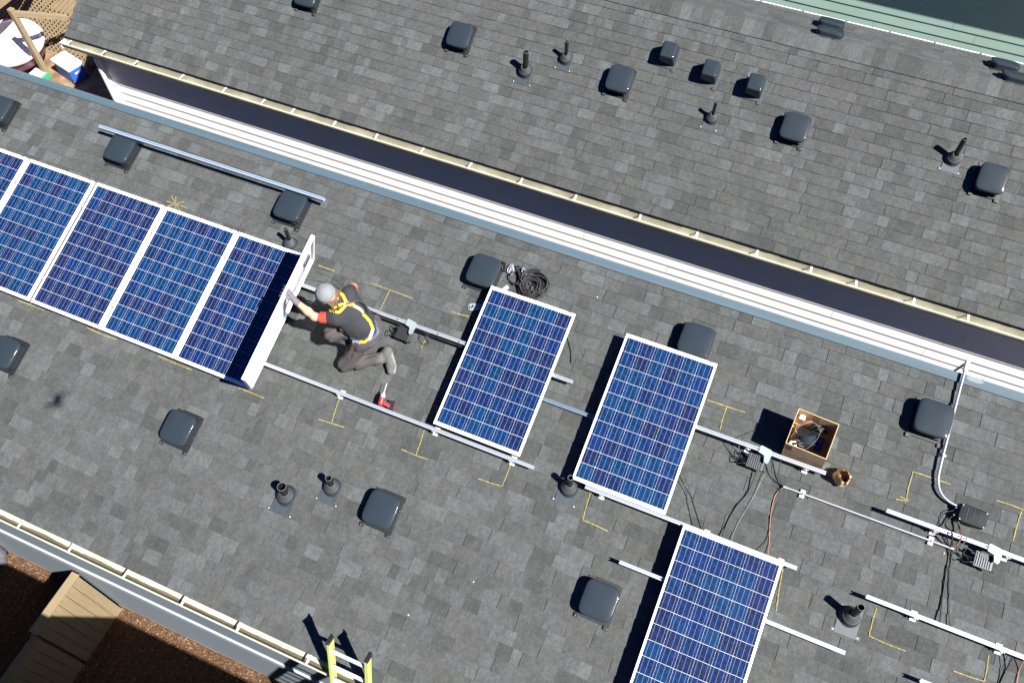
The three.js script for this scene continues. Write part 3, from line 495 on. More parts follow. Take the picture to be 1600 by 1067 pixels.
{ // the panel that the worker is tilting
  const g = panel('solar panel held up on edge by the worker, white back showing', undefined, 0.2);
  const a = 68 * DEG, bu = -4.508, bh = RT + 0.002; onSlope(g, LOW, bu + Math.cos(a) * PW / 2, -0.182, bh + Math.sin(a) * PW / 2, 0, a);
  mesh('lead', tube([V(0.02, PT - 0.03, -PL / 2 + 0.2), V(-0.02, -0.01, -0.5), V(-0.15, -0.04, -0.35), V(-0.3, -0.06, -0.28)], 0.003), M.rubber, g);
  mesh('lead', tube([V(-0.03, PT - 0.03, -PL / 2 + 0.22), V(-0.1, 0.01, -0.4), V(-0.12, 0.02, -0.15), V(-0.16, 0.012, -0.1)], 0.003), M.rubber, g);
}
{ // clamps between row panels
  const cg = merged([rbx(0.024, 0.006, 0.05, 0, 0.003, 0, 0.002), cyl(0.007, 0.007, 0.008, 0, 0.008, 0, 10)]);
  for (const u of [-5.5375, -6.5675, -7.6075, -8.65]) for (const t of [0.3, -0.69]) { const o = mesh(numbered('panel_clamp'), cg, M.alu, scene); onSlope(o, LOW, u, t, RT + PT - 0.0005); tag(o, 'small aluminium clamp bridging two installed solar panels', 'clamp', 'clamps between the installed panels'); }
}

// ---------------------------------------------------------------- rails
const railShape = new THREE.Shape([[-0.019, 0], [0.019, 0], [0.019, 0.055], [0.006, 0.055], [0.006, 0.048], [0.014, 0.048], [0.014, 0.036], [-0.014, 0.036], [-0.014, 0.048], [-0.006, 0.048], [-0.006, 0.055], [-0.019, 0.055]].map(([a, b]) => new THREE.Vector2(a, b)));
const footGeo = merged([rbx(0.06, 0.006, 0.1, 0, 0.003, 0, 0.003), rbx(0.05, 0.075, 0.007, 0, 0.04, 0.024, 0.003), cyl(0.012, 0.012, 0.012, 0, 0.011, -0.03, 8), cyl(0.01, 0.01, 0.012, 0, 0, 0, 8).rotateX(Math.PI / 2).translate(0, 0.058, 0.03)]).scale(1, 1.4, 1);
const footM = mat(0.42, 0.43, 0.44, 0.5, { metalness: 0.1 }), blueAlu = mat(0.13, 0.18, 0.24, 0.4, { metalness: 0.3 });
function rail(label, u0, u1, t, feet, h = RT - 0.0555, m = M.alu, group = 'mounting rails', turn = 0) {
  const g = onSlope(thing('mounting_rail', label, 'rail', group), LOW, (u0 + u1) / 2, t, h, turn);
  mesh('extrusion', new THREE.ExtrudeGeometry(railShape, { depth: u1 - u0, bevelEnabled: false }).rotateY(Math.PI / 2).translate(-(u1 - u0) / 2, 0, 0), m, g);
  for (const f of feet) { const o = mesh('rail_foot', footGeo, footM, g); o.position.set(f - (u0 + u1) / 2, 0.0105 - h, 0); o.rotation.y = Math.PI * 0; }
  return g;
}
rail('long lower mounting rail running from the panel row past the red driver', -10.1, -1.249, -0.69, [-9.2, -8, -6.9, -5.8, -4.7, -3.57, -2.4, -1.5]);
rail('long upper mounting rail with a bundle of black cable behind the worker', -10.1, -1.195, 0.303, [-9.2, -8, -6.9, -5.8, -4.7, -3.7, -2.93, -1.7]);
rail('thin bluish rail lying between the two single panels', -1.6, -0.72, 0.04, [], 0.0125, blueAlu);
rail('mounting rail ending beside the cardboard box', -0.78, 1.488, 0.299, [-0.4, 0.72, 1.31]);
rail('mounting rail along the bottom edge of the middle single panel', -0.685, 1.49, -0.68, [-0.5, 0.6, 1.35]);
rail('mounting rail below the black junction box', 2.118, 4.6, 0.156, [2.6, 3.26, 4.1]);
rail('short mounting rail sticking out both sides of the lowest panel', -0.111, 2.112, -1.251, [0.5, 1.3]);
rail('mounting rail by the free standing vent pipe', 2.152, 4.6, -0.689, [2.63, 3.4, 4.2]);
rail('bare mounting rail end below the chalk mark, lowest on the slope', 2.788, 4.6, -1.228, [3.1, 4]);
{ // loose rail lying across two vents
  const a = slopePt(LOW, -7.955, 1.33, 0.168), b = slopePt(LOW, -4.71, 1.347, 0.168), g = thing('loose_rail', 'loose pale blue aluminium rail lying across two roof vents', 'rail');
  g.position.copy(a.clone().add(b).multiplyScalar(0.5)); g.rotation.set(LOW.th, Math.atan2(0.017, 3.245), 0);
  const L = a.distanceTo(b); mesh('extrusion', new THREE.ExtrudeGeometry(railShape, { depth: L, bevelEnabled: false }).rotateY(Math.PI / 2).translate(-L / 2, -0.004, 0), mat(0.26, 0.33, 0.42, 0.4, { metalness: 0.2 }), g);
}
// ---------------------------------------------------------------- conduit and boxes
const emt = mat(0.34, 0.34, 0.39, 0.32, { metalness: 0.4 });
const L3 = (u, t, h) => V(u, h, -t);
{
  const g = onSlope(thing('conduit', 'straight thin metal conduit with two strap clamps', 'conduit'), LOW, 1.99, 0.045, 0);
  const P = (u, t, h) => V(u - 1.99, h, -(t - 0.045));
  mesh('tube', tube([P(1.166, 0.046, 0.042), P(2, 0.045, 0.042), P(2.805, 0.044, 0.042)], 0.0105, 12, 12), emt, g);
  for (const u of [1.18, 2.79]) mesh('coupling', cyl(0.0145, 0.0145, 0.045, 0, 0, 0, 14).rotateZ(Math.PI / 2).translate(u - 1.99, 0.042, 0), emt, g);
  const strap = merged([rbx(0.05, 0.02, 0.085, 0, 0.02, 0, 0.005), new THREE.TorusGeometry(0.013, 0.004, 6, 16).rotateY(Math.PI / 2).translate(0, 0.042, 0)]);
  for (const u of [1.354, 2.603]) mesh('clamp', strap, footM, g).position.set(u - 1.99, 0, 0.0);
}
{
  const g = onSlope(thing('conduit', 'long metal conduit bending from the flashing down to the black box', 'conduit'), LOW, 2.5, 1.1, 0);
  const P = (u, t, h) => V(u - 2.5, h, -(t - 1.1));
  mesh('tube', tube([P(2.487, 1.83, 0.055), P(2.49, 1.5, 0.055), P(2.497, 1.1, 0.055), P(2.503, 0.78, 0.055), P(2.515, 0.64, 0.055), P(2.56, 0.535, 0.055), P(2.64, 0.475, 0.055), P(2.78, 0.448, 0.055)], 0.0125, 80, 14), emt, g);
  mesh('elbow_fitting', rbx(0.042, 0.05, 0.13, 2.49 - 2.5, 0.055, -(1.86 - 1.1), 0.012), mat(0.5, 0.6, 0.65, 0.45, { metalness: 0.4 }), g);
  mesh('drop', cyl(0.0125, 0.0125, 0.5, 0, 0, 0, 12).translate(2.488 - 2.5, -0.22, -(1.9 - 1.1)), emt, g);
  mesh('clamp', merged([rbx(0.075, 0.018, 0.028, 0, 0.02, 0, 0.005), new THREE.TorusGeometry(0.015, 0.005, 6, 16).translate(0, 0.052, 0)]).translate(2.5 - 2.5, 0, -(0.9 - 1.1)), footM, g);
}
{
  const g = onSlope(thing('junction_box', 'black plastic junction box at the end of the bent conduit', 'junction box'), LOW, 2.885, 0.4, 0.012, -0.02);
  mesh('base', rbx(0.25, 0.07, 0.17, -0.005, 0.035, 0, 0.008), M.blackPlastic, g);
  mesh('lid', loft([sup(0.255, 0.175, 6, 0.068), sup(0.258, 0.178, 6, 0.085), sup(0.24, 0.162, 6, 0.094), sup(0.02, 0.02, 2, 0.096)], true), mat(0.012, 0.0135, 0.018, 0.6, { phys: true, specularIntensity: 0.25 }), g);
  for (const x of [-0.06, 0, 0.06]) mesh('rib', rbx(0.004, 0.005, 0.13, x, 0.0965, 0, 0.001), M.blackPlastic, g);
  for (const [x, z] of [[-0.11, 0.07], [0.11, 0.07], [0.11, -0.07], [-0.11, -0.07]]) mesh('lid_screw', cyl(0.007, 0.007, 0.006, x, 0.096, z, 10), M.galv, g);
  for (const z of [-0.03, 0.045]) mesh('cable_gland', cyl(0.014, 0.018, 0.035, 0, 0, 0, 12).rotateZ(Math.PI / 2).translate(-0.145, 0.045, z), M.blackPlastic, g);
}
function inverter(label, u, t, light) {
  const g = onSlope(thing('microinverter', label, 'inverter', 'microinverters on the rails'), LOW, u, t, RT - 0.03);
  const body = mat(...light, 0.5, { metalness: 0.3 });
  mesh('bracket', new THREE.ExtrudeGeometry(new THREE.Shape([[-0.06, 0.055], [-0.05, 0.07], [0.05, 0.055], [0.07, 0.03], [0.06, -0.075], [0.045, -0.095], [0.015, -0.085], [0.0, -0.02], [-0.06, -0.005]].map(([a, b]) => new THREE.Vector2(a, b))), { depth: 0.003, bevelEnabled: false }).rotateX(-Math.PI / 2).translate(0.02, 0.034, 0), M.galv, g);
  mesh('housing', rbx(0.17, 0.03, 0.15, -0.035, -0.025, 0.1, 0.008), body, g);
  const fin = rbx(0.004, 0.012, 0.13, 0, 0, 0, 0.001); for (let i = 0; i < 7; i++) mesh('fin', fin, body, g).position.set(-0.1 + i * 0.021, -0.008, 0.1);
  mesh('potting_cover', rbx(0.1, 0.008, 0.05, -0.03, -0.008, 0.055, 0.003), M.blackPlastic, g);
  for (const [x, z] of [[-0.125, 0.15], [-0.13, 0.06], [0.055, 0.17]]) { mesh('connector', cyl(0.012, 0.01, 0.045, 0, 0, 0, 10).rotateZ(Math.PI / 2).translate(x, -0.025, z), M.blackPlastic, g); }
  mesh('lead', tube([V(-0.14, -0.02, 0.15), V(-0.2, -0.04, 0.17), V(-0.23, -0.06, 0.12), V(-0.18, -0.05, 0.1), V(-0.12, -0.03, 0.12)], 0.0045), M.rubber, g);
  mesh('lead', tube([V(-0.14, -0.02, 0.06), V(-0.19, -0.04, 0.04), V(-0.2, -0.06, 0.09), V(-0.15, -0.055, 0.13)], 0.004), M.rubber, g);
}
inverter('microinverter with a blue grey bracket on the cabled rail behind the worker', -3.13, 0.28, [0.02, 0.022, 0.025]);
inverter('microinverter on the rail beside the cardboard box', 0.86, 0.275, [0.055, 0.062, 0.068]);
inverter('microinverter on the rail below the black junction box', 3.1, 0.125, [0.08, 0.09, 0.095]);
// ---------------------------------------------------------------- cables
function cable(label, pts, r, m, group = 'loose cables') {
  const c = pts[0], g = tube(pts.map(([u, t, h = 0.0135]) => V(u - c[0], h + r, -(t - c[1]))), r, pts.length * 12, 7), o = mesh(numbered('cable'), g, m, scene);
  onSlope(o, LOW, c[0], c[1]); tag(o, label, 'cable', group);
}
cable('thin black cable above the lowest panel, strand closer to the vent pipe', [[0.16, -0.2, 0.1], [0.277, -0.343, 0.03], [0.362, -0.496], [0.44, -0.627], [0.49, -0.7, 0.04]], 0.0035, M.rubber);
cable('thin black cable above the lowest panel, strand closer to the cardboard box', [[0.166, -0.15, 0.1], [0.341, -0.365, 0.02], [0.446, -0.51], [0.529, -0.626], [0.58, -0.7, 0.04]], 0.0035, M.rubber);
cable('thick black cable from the microinverter by the box to the lowest panel', [[0.871, 0.085, 0.05], [0.853, -0.143], [0.793, -0.305], [0.756, -0.503], [0.75, -0.68, 0.05]], 0.006, M.rubber);
cable('thin pale wire from the microinverter by the box to the lowest panel', [[0.954, 0.105, 0.04], [0.912, -0.19], [0.851, -0.489], [0.847, -0.68, 0.04]], 0.003, M.greyWire);
cable('black cable from the rail by the box to the straight conduit, thicker bow', [[0.968, 0.26, 0.1], [1.046, 0.093, 0.03], [1.157, 0.05, 0.035]], 0.005, M.rubber);
cable('black cable by the straight conduit, strand closer to the cardboard box', [[1.042, 0.33, 0.11], [1.089, 0.133, 0.04], [1.157, 0.045, 0.035]], 0.005, M.rubber);
cable('copper coloured wire hanging from the end of the straight conduit', [[1.169, 0.045, 0.035], [1.12, -0.04], [1.118, -0.179], [1.148, -0.349], [1.2, -0.554], [1.22, -0.68, 0.05]], 0.004, M.copper);
cable('black wire beside the copper coloured one at the straight conduit', [[1.15, 0.041, 0.035], [1.122, -0.155], [1.161, -0.39], [1.159, -0.526], [1.11, -0.68, 0.05]], 0.0035, M.rubber);
cable('short black lead beside the panel with the coiled cable', [[-1.495, 0.859, 0.1], [-1.454, 0.792, 0.03], [-1.364, 0.668], [-1.301, 0.522]], 0.0045, M.rubber);
cable('thick black cable from the junction box down to the rail by the free vent pipe', [[2.73, 0.36, 0.05], [2.687, 0.254, 0.02], [2.73, 0.15, 0.157], [2.788, 0.008], [2.809, -0.199], [2.838, -0.464], [2.858, -0.69, 0.05]], 0.007, M.rubber);
cable('thin black cable from the junction box down to the rail by the free vent pipe', [[2.755, 0.347, 0.05], [2.827, 0.22, 0.06], [2.82, 0, 0.015], [2.841, -0.186], [2.903, -0.459], [2.962, -0.66, 0.04], [3.05, -0.67, 0.1]], 0.0045, M.rubber);
cable('black loop of wire beside the junction box glands', [[2.73, 0.41, 0.05], [2.65, 0.34, 0.03], [2.64, 0.239], [2.69, 0.15, 0.157], [2.722, 0.07, 0.03], [2.8, 0.045, 0.04]], 0.004, M.rubber);
cable('copper coloured wire crossing the rail below the junction box', [[2.75, 0.38, 0.05], [2.813, 0.237, 0.05], [2.814, 0.155, 0.157], [2.81, 0.06, 0.05]], 0.0055, M.copper);
cable('pale wire crossing the rail below the junction box', [[2.745, 0.4, 0.05], [2.822, 0.241, 0.06], [2.86, 0.156, 0.157], [2.82, 0.043, 0.045]], 0.004, M.greyWire);
cable('black wire from the conduit end to the microinverter below the junction box', [[2.822, 0.044, 0.04], [2.942, -0.01, 0.03], [3.071, 0.03, 0.09], [3.209, 0.122, 0.14]], 0.004, M.rubber);
cable('thick black cable below the rail by the free vent pipe', [[3.512, -0.68, 0.08], [3.507, -0.842], [3.485, -0.965], [3.47, -1.2, 0.03]], 0.006, M.rubber);
cable('thin black cable below the rail by the free vent pipe', [[3.468, -0.68, 0.08], [3.468, -0.868], [3.465, -0.981], [3.45, -1.2, 0.03]], 0.0035, M.rubber);
cable('copper coloured wire below the rail by the free vent pipe', [[3.6, -0.67, 0.1], [3.61, -0.799], [3.612, -0.92], [3.6, -1.2, 0.03]], 0.005, M.copper);
cable('black lead drooping from the rail to the microinverter by the box', [[0.504, 0.29, 0.07], [0.549, 0.215, 0.02], [0.643, 0.15, 0.03], [0.73, 0.16, 0.06]], 0.004, M.rubber);
cable('pale lead drooping from the rail to the microinverter by the box', [[0.614, 0.3, 0.12], [0.655, 0.22, 0.03], [0.707, 0.18, 0.05]], 0.003, M.greyWire);
cable('thin black wire looping up from the rail into the box shadow', [[0.629, 0.33, 0.12], [0.66, 0.42, 0.03], [0.7, 0.47], [0.76, 0.5], [0.8, 0.44]], 0.003, M.rubber);
cable('bundle of black cable clipped under the upper rail, long run', [[-3.75, 0.272, 0.09], [-3.3, 0.27, 0.08], [-2.9, 0.268, 0.075], [-2.5, 0.268, 0.085], [-2.3, 0.27, 0.09]], 0.011, M.rubber);
cable('thin black lead clipped along the upper rail', [[-3.7, 0.29, 0.148], [-3.3, 0.284, 0.142], [-3, 0.272, 0.15], [-2.6, 0.28, 0.142], [-2.35, 0.276, 0.15]], 0.006, M.rubber);
cable('black loop of lead hanging by the microinverter behind the worker', [[-2.99, 0.25, 0.06], [-3.0, 0.19, 0.015], [-2.93, 0.16], [-2.88, 0.2, 0.02], [-2.92, 0.26, 0.07]], 0.004, M.rubber);
cable('thin black wire hanging from the upright panel by the worker', [[-4.25, 0.42, 0.5], [-4.12, 0.46, 0.3], [-4.0, 0.43, 0.12], [-3.9, 0.32, 0.14]], 0.003, M.rubber);
{ // zip ties on the cabled rail
  const z = new THREE.TorusGeometry(0.034, 0.0025, 6, 20).rotateY(Math.PI / 2).scale(1, 1.05, 0.85);
  for (const u of [-3.28, -2.78, -2.52]) { const o = mesh(numbered('cable_tie'), z, M.rubber, scene); onSlope(o, LOW, u, 0.292, 0.125); tag(o, 'black cable tie round the upper rail and its cable bundle', 'cable tie', 'cable ties on the upper rail'); }
}
{ // coil of cable with hooks
  const g = onSlope(thing('cable_coil', 'coil of black cable with metal hooks beside a roof vent', 'cable coil'), LOW, -2.05, 1.2, 0.012);
  const r = RNG(31), pts = []; let a = 0.4;
  for (let i = 0; i < 280; i++) { a += 0.33; const k = Math.floor(i / 19), cx = [0.02, 0.05, -0.02, 0.03, 0.06, 0.0, 0.04, 0.02][k % 8], cz = [0.02, 0.0, 0.03, -0.04, 0.05, 0.01, -0.05, 0][k % 8], R0 = [0.13, 0.115, 0.1, 0.14, 0.085, 0.12, 0.15, 0.06, 0.105, 0.135, 0.075][k % 11] * (1 + 0.12 * Math.sin(a * 1.3 + k)); pts.push(V(cx + R0 * Math.cos(a) * 1.08, 0.01 + (i / 280) * 0.06 + 0.006 * Math.sin(a * 2.3), cz + R0 * Math.sin(a) * 0.95)); }
  mesh('cable_loops', tube(pts, 0.0085, 1700, 7), M.rubber, g);
  const p2 = []; for (let i = 0; i < 46; i++) { const q = i / 45 * 15; p2.push(V(-0.2 + 0.085 * Math.cos(q) * (0.6 + 0.4 * Math.sin(q * 0.7)) + i * 0.003, 0.02 + 0.03 * Math.abs(Math.sin(q * 1.7)), -0.03 + 0.075 * Math.sin(q * 1.15))); }
  mesh('cable_tangle', tube(p2, 0.008, 320, 7), M.rubber, g);
  mesh('cable_tail', tube([V(0.1, 0.012, 0.1), V(0.14, 0.01, 0.16), V(0.17, 0.008, 0.19)], 0.006), M.rubber, g);
  const hook = new THREE.TorusGeometry(0.032, 0.008, 8, 26).scale(0.7, 1.5, 1).rotateX(Math.PI / 2);
  for (const [x, z, ry, m] of [[-0.36, -0.11, 0.3, M.blackPlastic], [-0.29, -0.115, -0.2, M.alu], [-0.265, -0.1, 0.1, M.alu], [-0.18, -0.14, 1.1, M.blackPlastic], [-0.12, -0.12, 0.6, M.alu]]) { const o = mesh('hook', hook, m, g); o.position.set(x, 0.03, z); o.rotation.set(0.3, ry, 0.2); }
}
{ const o = mesh(numbered('paper_strip'), rbx(0.045, 0.004, 0.13, 0, 0.002, 0, 0.001), mat(0.5, 0.5, 0.48, 0.7), scene); onSlope(o, LOW, -2.32, 1.06, 0.016, -0.55); tag(o, 'flat pale strip between the coiled cable and the panel corner', 'strip'); }
{ // roof anchor plate
  const g = onSlope(thing('roof_anchor', 'small grey metal anchor plate in the shadow beside a panel', 'anchor'), LOW, -2.53, 0.772, 0.012, 0.35);
  const s = new THREE.Shape(); s.absarc(-0.06, 0, 0.042, Math.PI / 2, Math.PI * 1.5); s.lineTo(0.06, -0.03); s.absarc(0.065, 0, 0.03, -Math.PI / 2, Math.PI / 2); s.closePath(); const h = new THREE.Path(); h.absarc(-0.055, 0, 0.016, 0, Math.PI * 2); s.holes.push(h);
  mesh('plate', new THREE.ExtrudeGeometry(s, { depth: 0.006, bevelSize: 0.0015, bevelThickness: 0.0015, bevelSegments: 1 }).rotateX(-Math.PI / 2), M.galv, g);
  mesh('bolt', cyl(0.011, 0.011, 0.012, 0.03, 0.012, 0, 6), M.galv, g); mesh('ring', new THREE.TorusGeometry(0.024, 0.005, 8, 24).rotateX(1.2).translate(-0.055, 0.022, 0), M.galv, g);
}
{ // cardboard box and what is in it
  const W = 0.405, D = 0.375, H = 0.37, T = 0.006, lean = (q) => { const p = q.attributes.position; for (let i = 0; i < p.count; i++) { const k = 1 - p.getY(i) / H; p.setX(i, p.getX(i) + 0.04 * k); p.setZ(i, p.getZ(i) + 0.05 * k); } q.computeVertexNormals(); return q; }, g = onSlope(thing('cardboard_box', 'open cardboard box of wiring parts standing against a rail', 'box'), LOW, 1.224, 0.578, 0.012, -0.055);
  mesh('bottom', lean(bx(W - 0.002, T, D - 0.002, 0, T / 2, 0)), M.cardboard, g);
  for (const s of [-1, 1]) { mesh('side', lean(bx(T, H, D, s * (W / 2 - T / 2), H / 2, 0)), M.cardboard, g); mesh('side', lean(bx(W - 2 * T - 0.001, H - 0.003, T, 0, H / 2, s * (D / 2 - T / 2))), M.cardboard, g); }
  mesh('printed_patch', lean(bx(0.06, 0.12, 0.001, -W / 2 + 0.045, H - 0.09, D / 2 + 0.0008)), mat(0.2, 0.055, 0.03, 0.8), g);
  mesh('tape', lean(bx(0.05, 0.14, 0.001, 0.0, H - 0.075, -D / 2 + T + 0.0008)), mat(0.34, 0.22, 0.1, 0.35), g);
  const rel = (o, x, y, z) => { const v = V(x, y, z); g.updateMatrixWorld(true); o.position.copy(g.localToWorld(v)); o.quaternion.copy(g.quaternion); return o; };
  const sp = rel(thing('wire_spool', 'black reel of wire lying inside the cardboard box', 'spool'), -0.02, 0.17, 0.0); sp.rotateZ(0.55); sp.rotateX(-0.85);
  mesh('flange', merged([cyl(0.12, 0.12, 0.005, 0, -0.05, 0, 32)]), M.ventPlastic, sp); mesh('flange', cyl(0.12, 0.12, 0.005, 0, 0.05, 0, 32), M.ventPlastic, sp); mesh('winding', cyl(0.095, 0.095, 0.095, 0, 0, 0, 32), M.ventPlastic, sp); mesh('hub', cyl(0.03, 0.03, 0.108, 0, 0, 0, 20), M.blackPlastic, sp);
  const w1 = rel(thing('fittings_pack', 'white packet of small fittings in the box corner', 'packet'), -0.13, 0.27, -0.14); mesh('packet', rbx(0.06, 0.03, 0.05, 0, 0, 0, 0.012), mat(0.7, 0.7, 0.7, 0.4), w1); mesh('label', bx(0.03, 0.001, 0.03, 0, 0.0155, 0), mat(0.8, 0.8, 0.8, 0.5), w1);
  const w2 = rel(thing('tape_roll', 'pale roll of tape at the near corner inside the box', 'tape roll'), -0.12, 0.24, 0.14); mesh('roll', new THREE.TorusGeometry(0.026, 0.013, 10, 24).rotateX(Math.PI / 2), mat(0.6, 0.58, 0.52, 0.6), w2); mesh('core', cyl(0.016, 0.016, 0.02, 0, 0, 0, 18, true), M.cardboard, w2);
  const w3 = rel(thing('parts_pouch', 'dark blue pouch in the shade inside the box', 'pouch'), 0.12, 0.15, 0.02); mesh('pouch', rbx(0.09, 0.05, 0.15, 0, 0, 0, 0.02), mat(0.03, 0.03, 0.09, 0.6), w3); mesh('flap', rbx(0.086, 0.01, 0.06, 0, 0.028, -0.03, 0.004), mat(0.04, 0.04, 0.11, 0.6), w3);
  for (const [x, y, z, r, l] of [[-0.08, 0.22, 0.11, 0.045, 'black bunched connectors near the tape roll in the box'], [0.06, 0.2, -0.11, 0.05, 'black bunched leads by the back wall of the box']]) { const b = rel(thing('lead_bunch', l, 'cable bunch'), x, y, z); mesh('leads', new THREE.TorusKnotGeometry(r, 0.011, 90, 7, 3, 5).scale(1, 0.7, 1), M.rubber, b); mesh('plug', cyl(0.012, 0.01, 0.05, 0, 0, 0, 10).rotateZ(1.2).translate(r * 0.6, 0.03, 0.02), M.blackPlastic, b); }
  const w4 = rel(mesh(numbered('cable'), tube([V(-0.17, 0.3, 0.1), V(-0.12, 0.33, -0.05), V(-0.02, 0.32, -0.12), V(0.07, 0.28, -0.08), V(0.06, 0.26, 0.05), V(0.0, 0.24, 0.14), V(-0.06, 0.22, 0.12)], 0.0017, 90, 6), M.greyWire, scene), 0, 0, 0); tag(w4, 'pale springy wire curling out of the cardboard box', 'cable');
  const w5 = rel(mesh(numbered('cable'), tube([V(-0.16, 0.25, -0.04), V(-0.1, 0.3, -0.1), V(-0.03, 0.3, -0.13), V(-0.1, 0.28, -0.08), V(-0.15, 0.24, -0.02), V(-0.1, 0.2, 0.03)], 0.0045, 90, 6), M.copper, scene), 0, 0, 0); tag(w5, 'copper coloured wire tangled inside the cardboard box', 'cable');
}
{ // paper bag
  const g = onSlope(thing('paper_bag', 'crumpled brown paper bag with a torn open top', 'paper bag'), LOW, 1.655, 0.33, 0.012, 0.4);
  const ring = (k, inn) => Array.from({ length: 48 }, (_, i) => { const a = i / 48 * 6.2832, y = [0, 0.03, 0.07, 0.11, 0.15][k], base = [0.072, 0.083, 0.08, 0.072, 0.058][k] - (inn ? 0.004 : 0), w = 1 + 0.34 * fbm(Math.cos(a) * 2.2 + 7, Math.sin(a) * 2.2, k * 0.9, 3) + 0.2 * fbm(Math.cos(a) * 7, Math.sin(a) * 7, k * 1.7, 2); return V(base * w * Math.cos(a), y + (k === 4 ? 0.045 * noise3(Math.cos(a) * 2.6 + 3, Math.sin(a) * 2.6, 4) : 0), -base * w * Math.sin(a)); });
  mesh('paper', loft([ring(0), ring(1), ring(2), ring(3), ring(4), ring(4, 1), ring(3, 1), ring(1, 1)], true, true), M.kraft, g);
  for (const [x, y, z, r] of [[0.01, 0.045, 0.01, 0.03], [-0.02, 0.05, -0.02, 0.025]]) mesh('contents', new THREE.IcosahedronGeometry(r, 2).translate(x, y, z), mat(0.12, 0.06, 0.03, 0.8), g);
}
{ // red impact driver
  const g = onSlope(thing('impact_driver', 'red cordless impact driver with a long bit resting above the lower rail', 'power tool'), LOW, -3.055, -0.585, 0.012, 0.12);
  const red = mat(0.3, 0.018, 0.02, 0.4), lg = mat(0.5, 0.5, 0.52, 0.4, { metalness: 0.3 });
  const prof = [[0.001, -0.075], [0.027, -0.072], [0.03, -0.05], [0.03, 0.005], [0.028, 0.02]].map(([a, b]) => new THREE.Vector2(a, b)), nose = [[0.028, 0.02], [0.027, 0.04], [0.02, 0.06], [0.012, 0.065], [0.011, 0.085], [0.001, 0.086]].map(([a, b]) => new THREE.Vector2(a, b));
  mesh('motor_housing', new THREE.LatheGeometry(prof, 24).rotateX(-Math.PI / 2).translate(-0.02, 0.125, 0), red, g);
  mesh('gear_nose', new THREE.LatheGeometry(nose, 24).rotateX(-Math.PI / 2).translate(-0.02, 0.125, 0), lg, g);
  mesh('bit', cyl(0.0032, 0.0032, 0.1, 0, 0, 0, 8).rotateX(Math.PI / 2).translate(-0.02, 0.125, -0.13), mat(0.8, 0.8, 0.8, 0.25, { metalness: 0.5 }), g);
  mesh('handle', beam(V(-0.015, 0.12, 0.035), V(0.05, 0.045, 0.045), 0.034, 0.04), red, g);
  mesh('grip', beam(V(0.0, 0.1, 0.02), V(0.04, 0.058, 0.024), 0.026, 0.012), M.blackPlastic, g);
  mesh('battery', rbx(0.075, 0.05, 0.1, 0.075, 0.026, 0.03, 0.008), red, g); mesh('battery_band', rbx(0.078, 0.014, 0.102, 0.075, 0.045, 0.03, 0.004), M.blackPlastic, g);
}
{ // extension ladder
  const T = slopePt(LOW, -2.185, -2.95, 0.66), dn = V(0, -0.965, 0.26).normalize(), L = (T.y + 6.4) / 0.9655;
  const g = thing('ladder', 'lime yellow extension ladder with pale rungs leaning on the gutter', 'ladder'); g.position.copy(T.clone().addScaledVector(dn, L)); g.rotation.x = -Math.atan2(0.26, 0.965);
  const lime = mat(0.42, 0.48, 0.13, 0.45);
  const ch = merged([rbx(0.006, L, 0.085, 0, L / 2, 0, 0.002), rbx(0.03, L, 0.006, 0.012, L / 2, 0.0395, 0.002), rbx(0.03, L, 0.006, 0.012, L / 2, -0.0395, 0.002)]);
  for (const s of [-1, 1]) { const r = mesh('side_rail', s < 0 ? ch : ch.clone().rotateY(Math.PI), lime, g); r.position.x = s * 0.215; const c = mesh('end_cap', merged([rbx(0.045, 0.03, 0.095, 0, L, 0, 0.008), rbx(0.03, 0.045, 0.012, 0, L + 0.02, -0.04, 0.004)]), M.blackPlastic, g); c.position.x = s * 0.207; mesh('foot', rbx(0.07, 0.04, 0.11, s * 0.21, 0.02, 0, 0.008), M.blackPlastic, g); }
  const rung = loft([sup(0.034, 0.034, 3, -0.208, 16), sup(0.034, 0.034, 3, 0.208, 16)], true, true).rotateZ(Math.PI / 2);
  for (let y = L - 0.2; y > 0.2; y -= 0.305) mesh('rung', rung, mat(0.72, 0.72, 0.74, 0.4, { metalness: 0.2 }), g).position.y = y;
}
{ // the drone that carries the camera; only its shadow shows, on the shingles
  const g = thing('drone', 'small grey camera drone hovering above the roof', 'drone'); g.position.copy(CAM).add(V(0.03, 0.09, 0.1)); g.rotation.y = 0.4;
  const dm = mat(0.2, 0.2, 0.21, 0.5);
  mesh('body', rbx(0.09, 0.055, 0.16, 0, 0, 0, 0.02), dm, g);
  for (const [sx, sz] of [[1, 1], [1, -1], [-1, 1], [-1, -1]]) { const e = V(sx * 0.105, 0.01, sz * 0.09); const a = mesh('arm', beam(V(sx * 0.035, 0.005, sz * 0.06), e, 0.014, 0.012), dm, g); mesh('motor', cyl(0.012, 0.012, 0.025, e.x, 0.02, e.z, 14), M.blackPlastic, a); const b = mesh('propeller', rbx(0.12, 0.0015, 0.013, 0, 0, 0, 0.0006), M.blackPlastic, g); b.position.set(e.x, 0.034, e.z); b.rotation.y = sx * 0.7 + sz; }
}
for (const [u, t, s] of [[-1.92, -2.53, 0.009], [-1.42, -1.98, 0.008], [-1.3, 1.33, 0.009], [2.75, -0.02, 0.008]]) { const o = mesh(numbered('scrap'), new THREE.DodecahedronGeometry(s, 0).scale(1, 0.3, 0.7), mat(0.6, 0.6, 0.58, 0.6), scene); onSlope(o, LOW, u, t, 0.014, R() * 6); tag(o, 'tiny pale scrap of debris lying on the shingles', 'debris', 'scraps on the shingles'); }

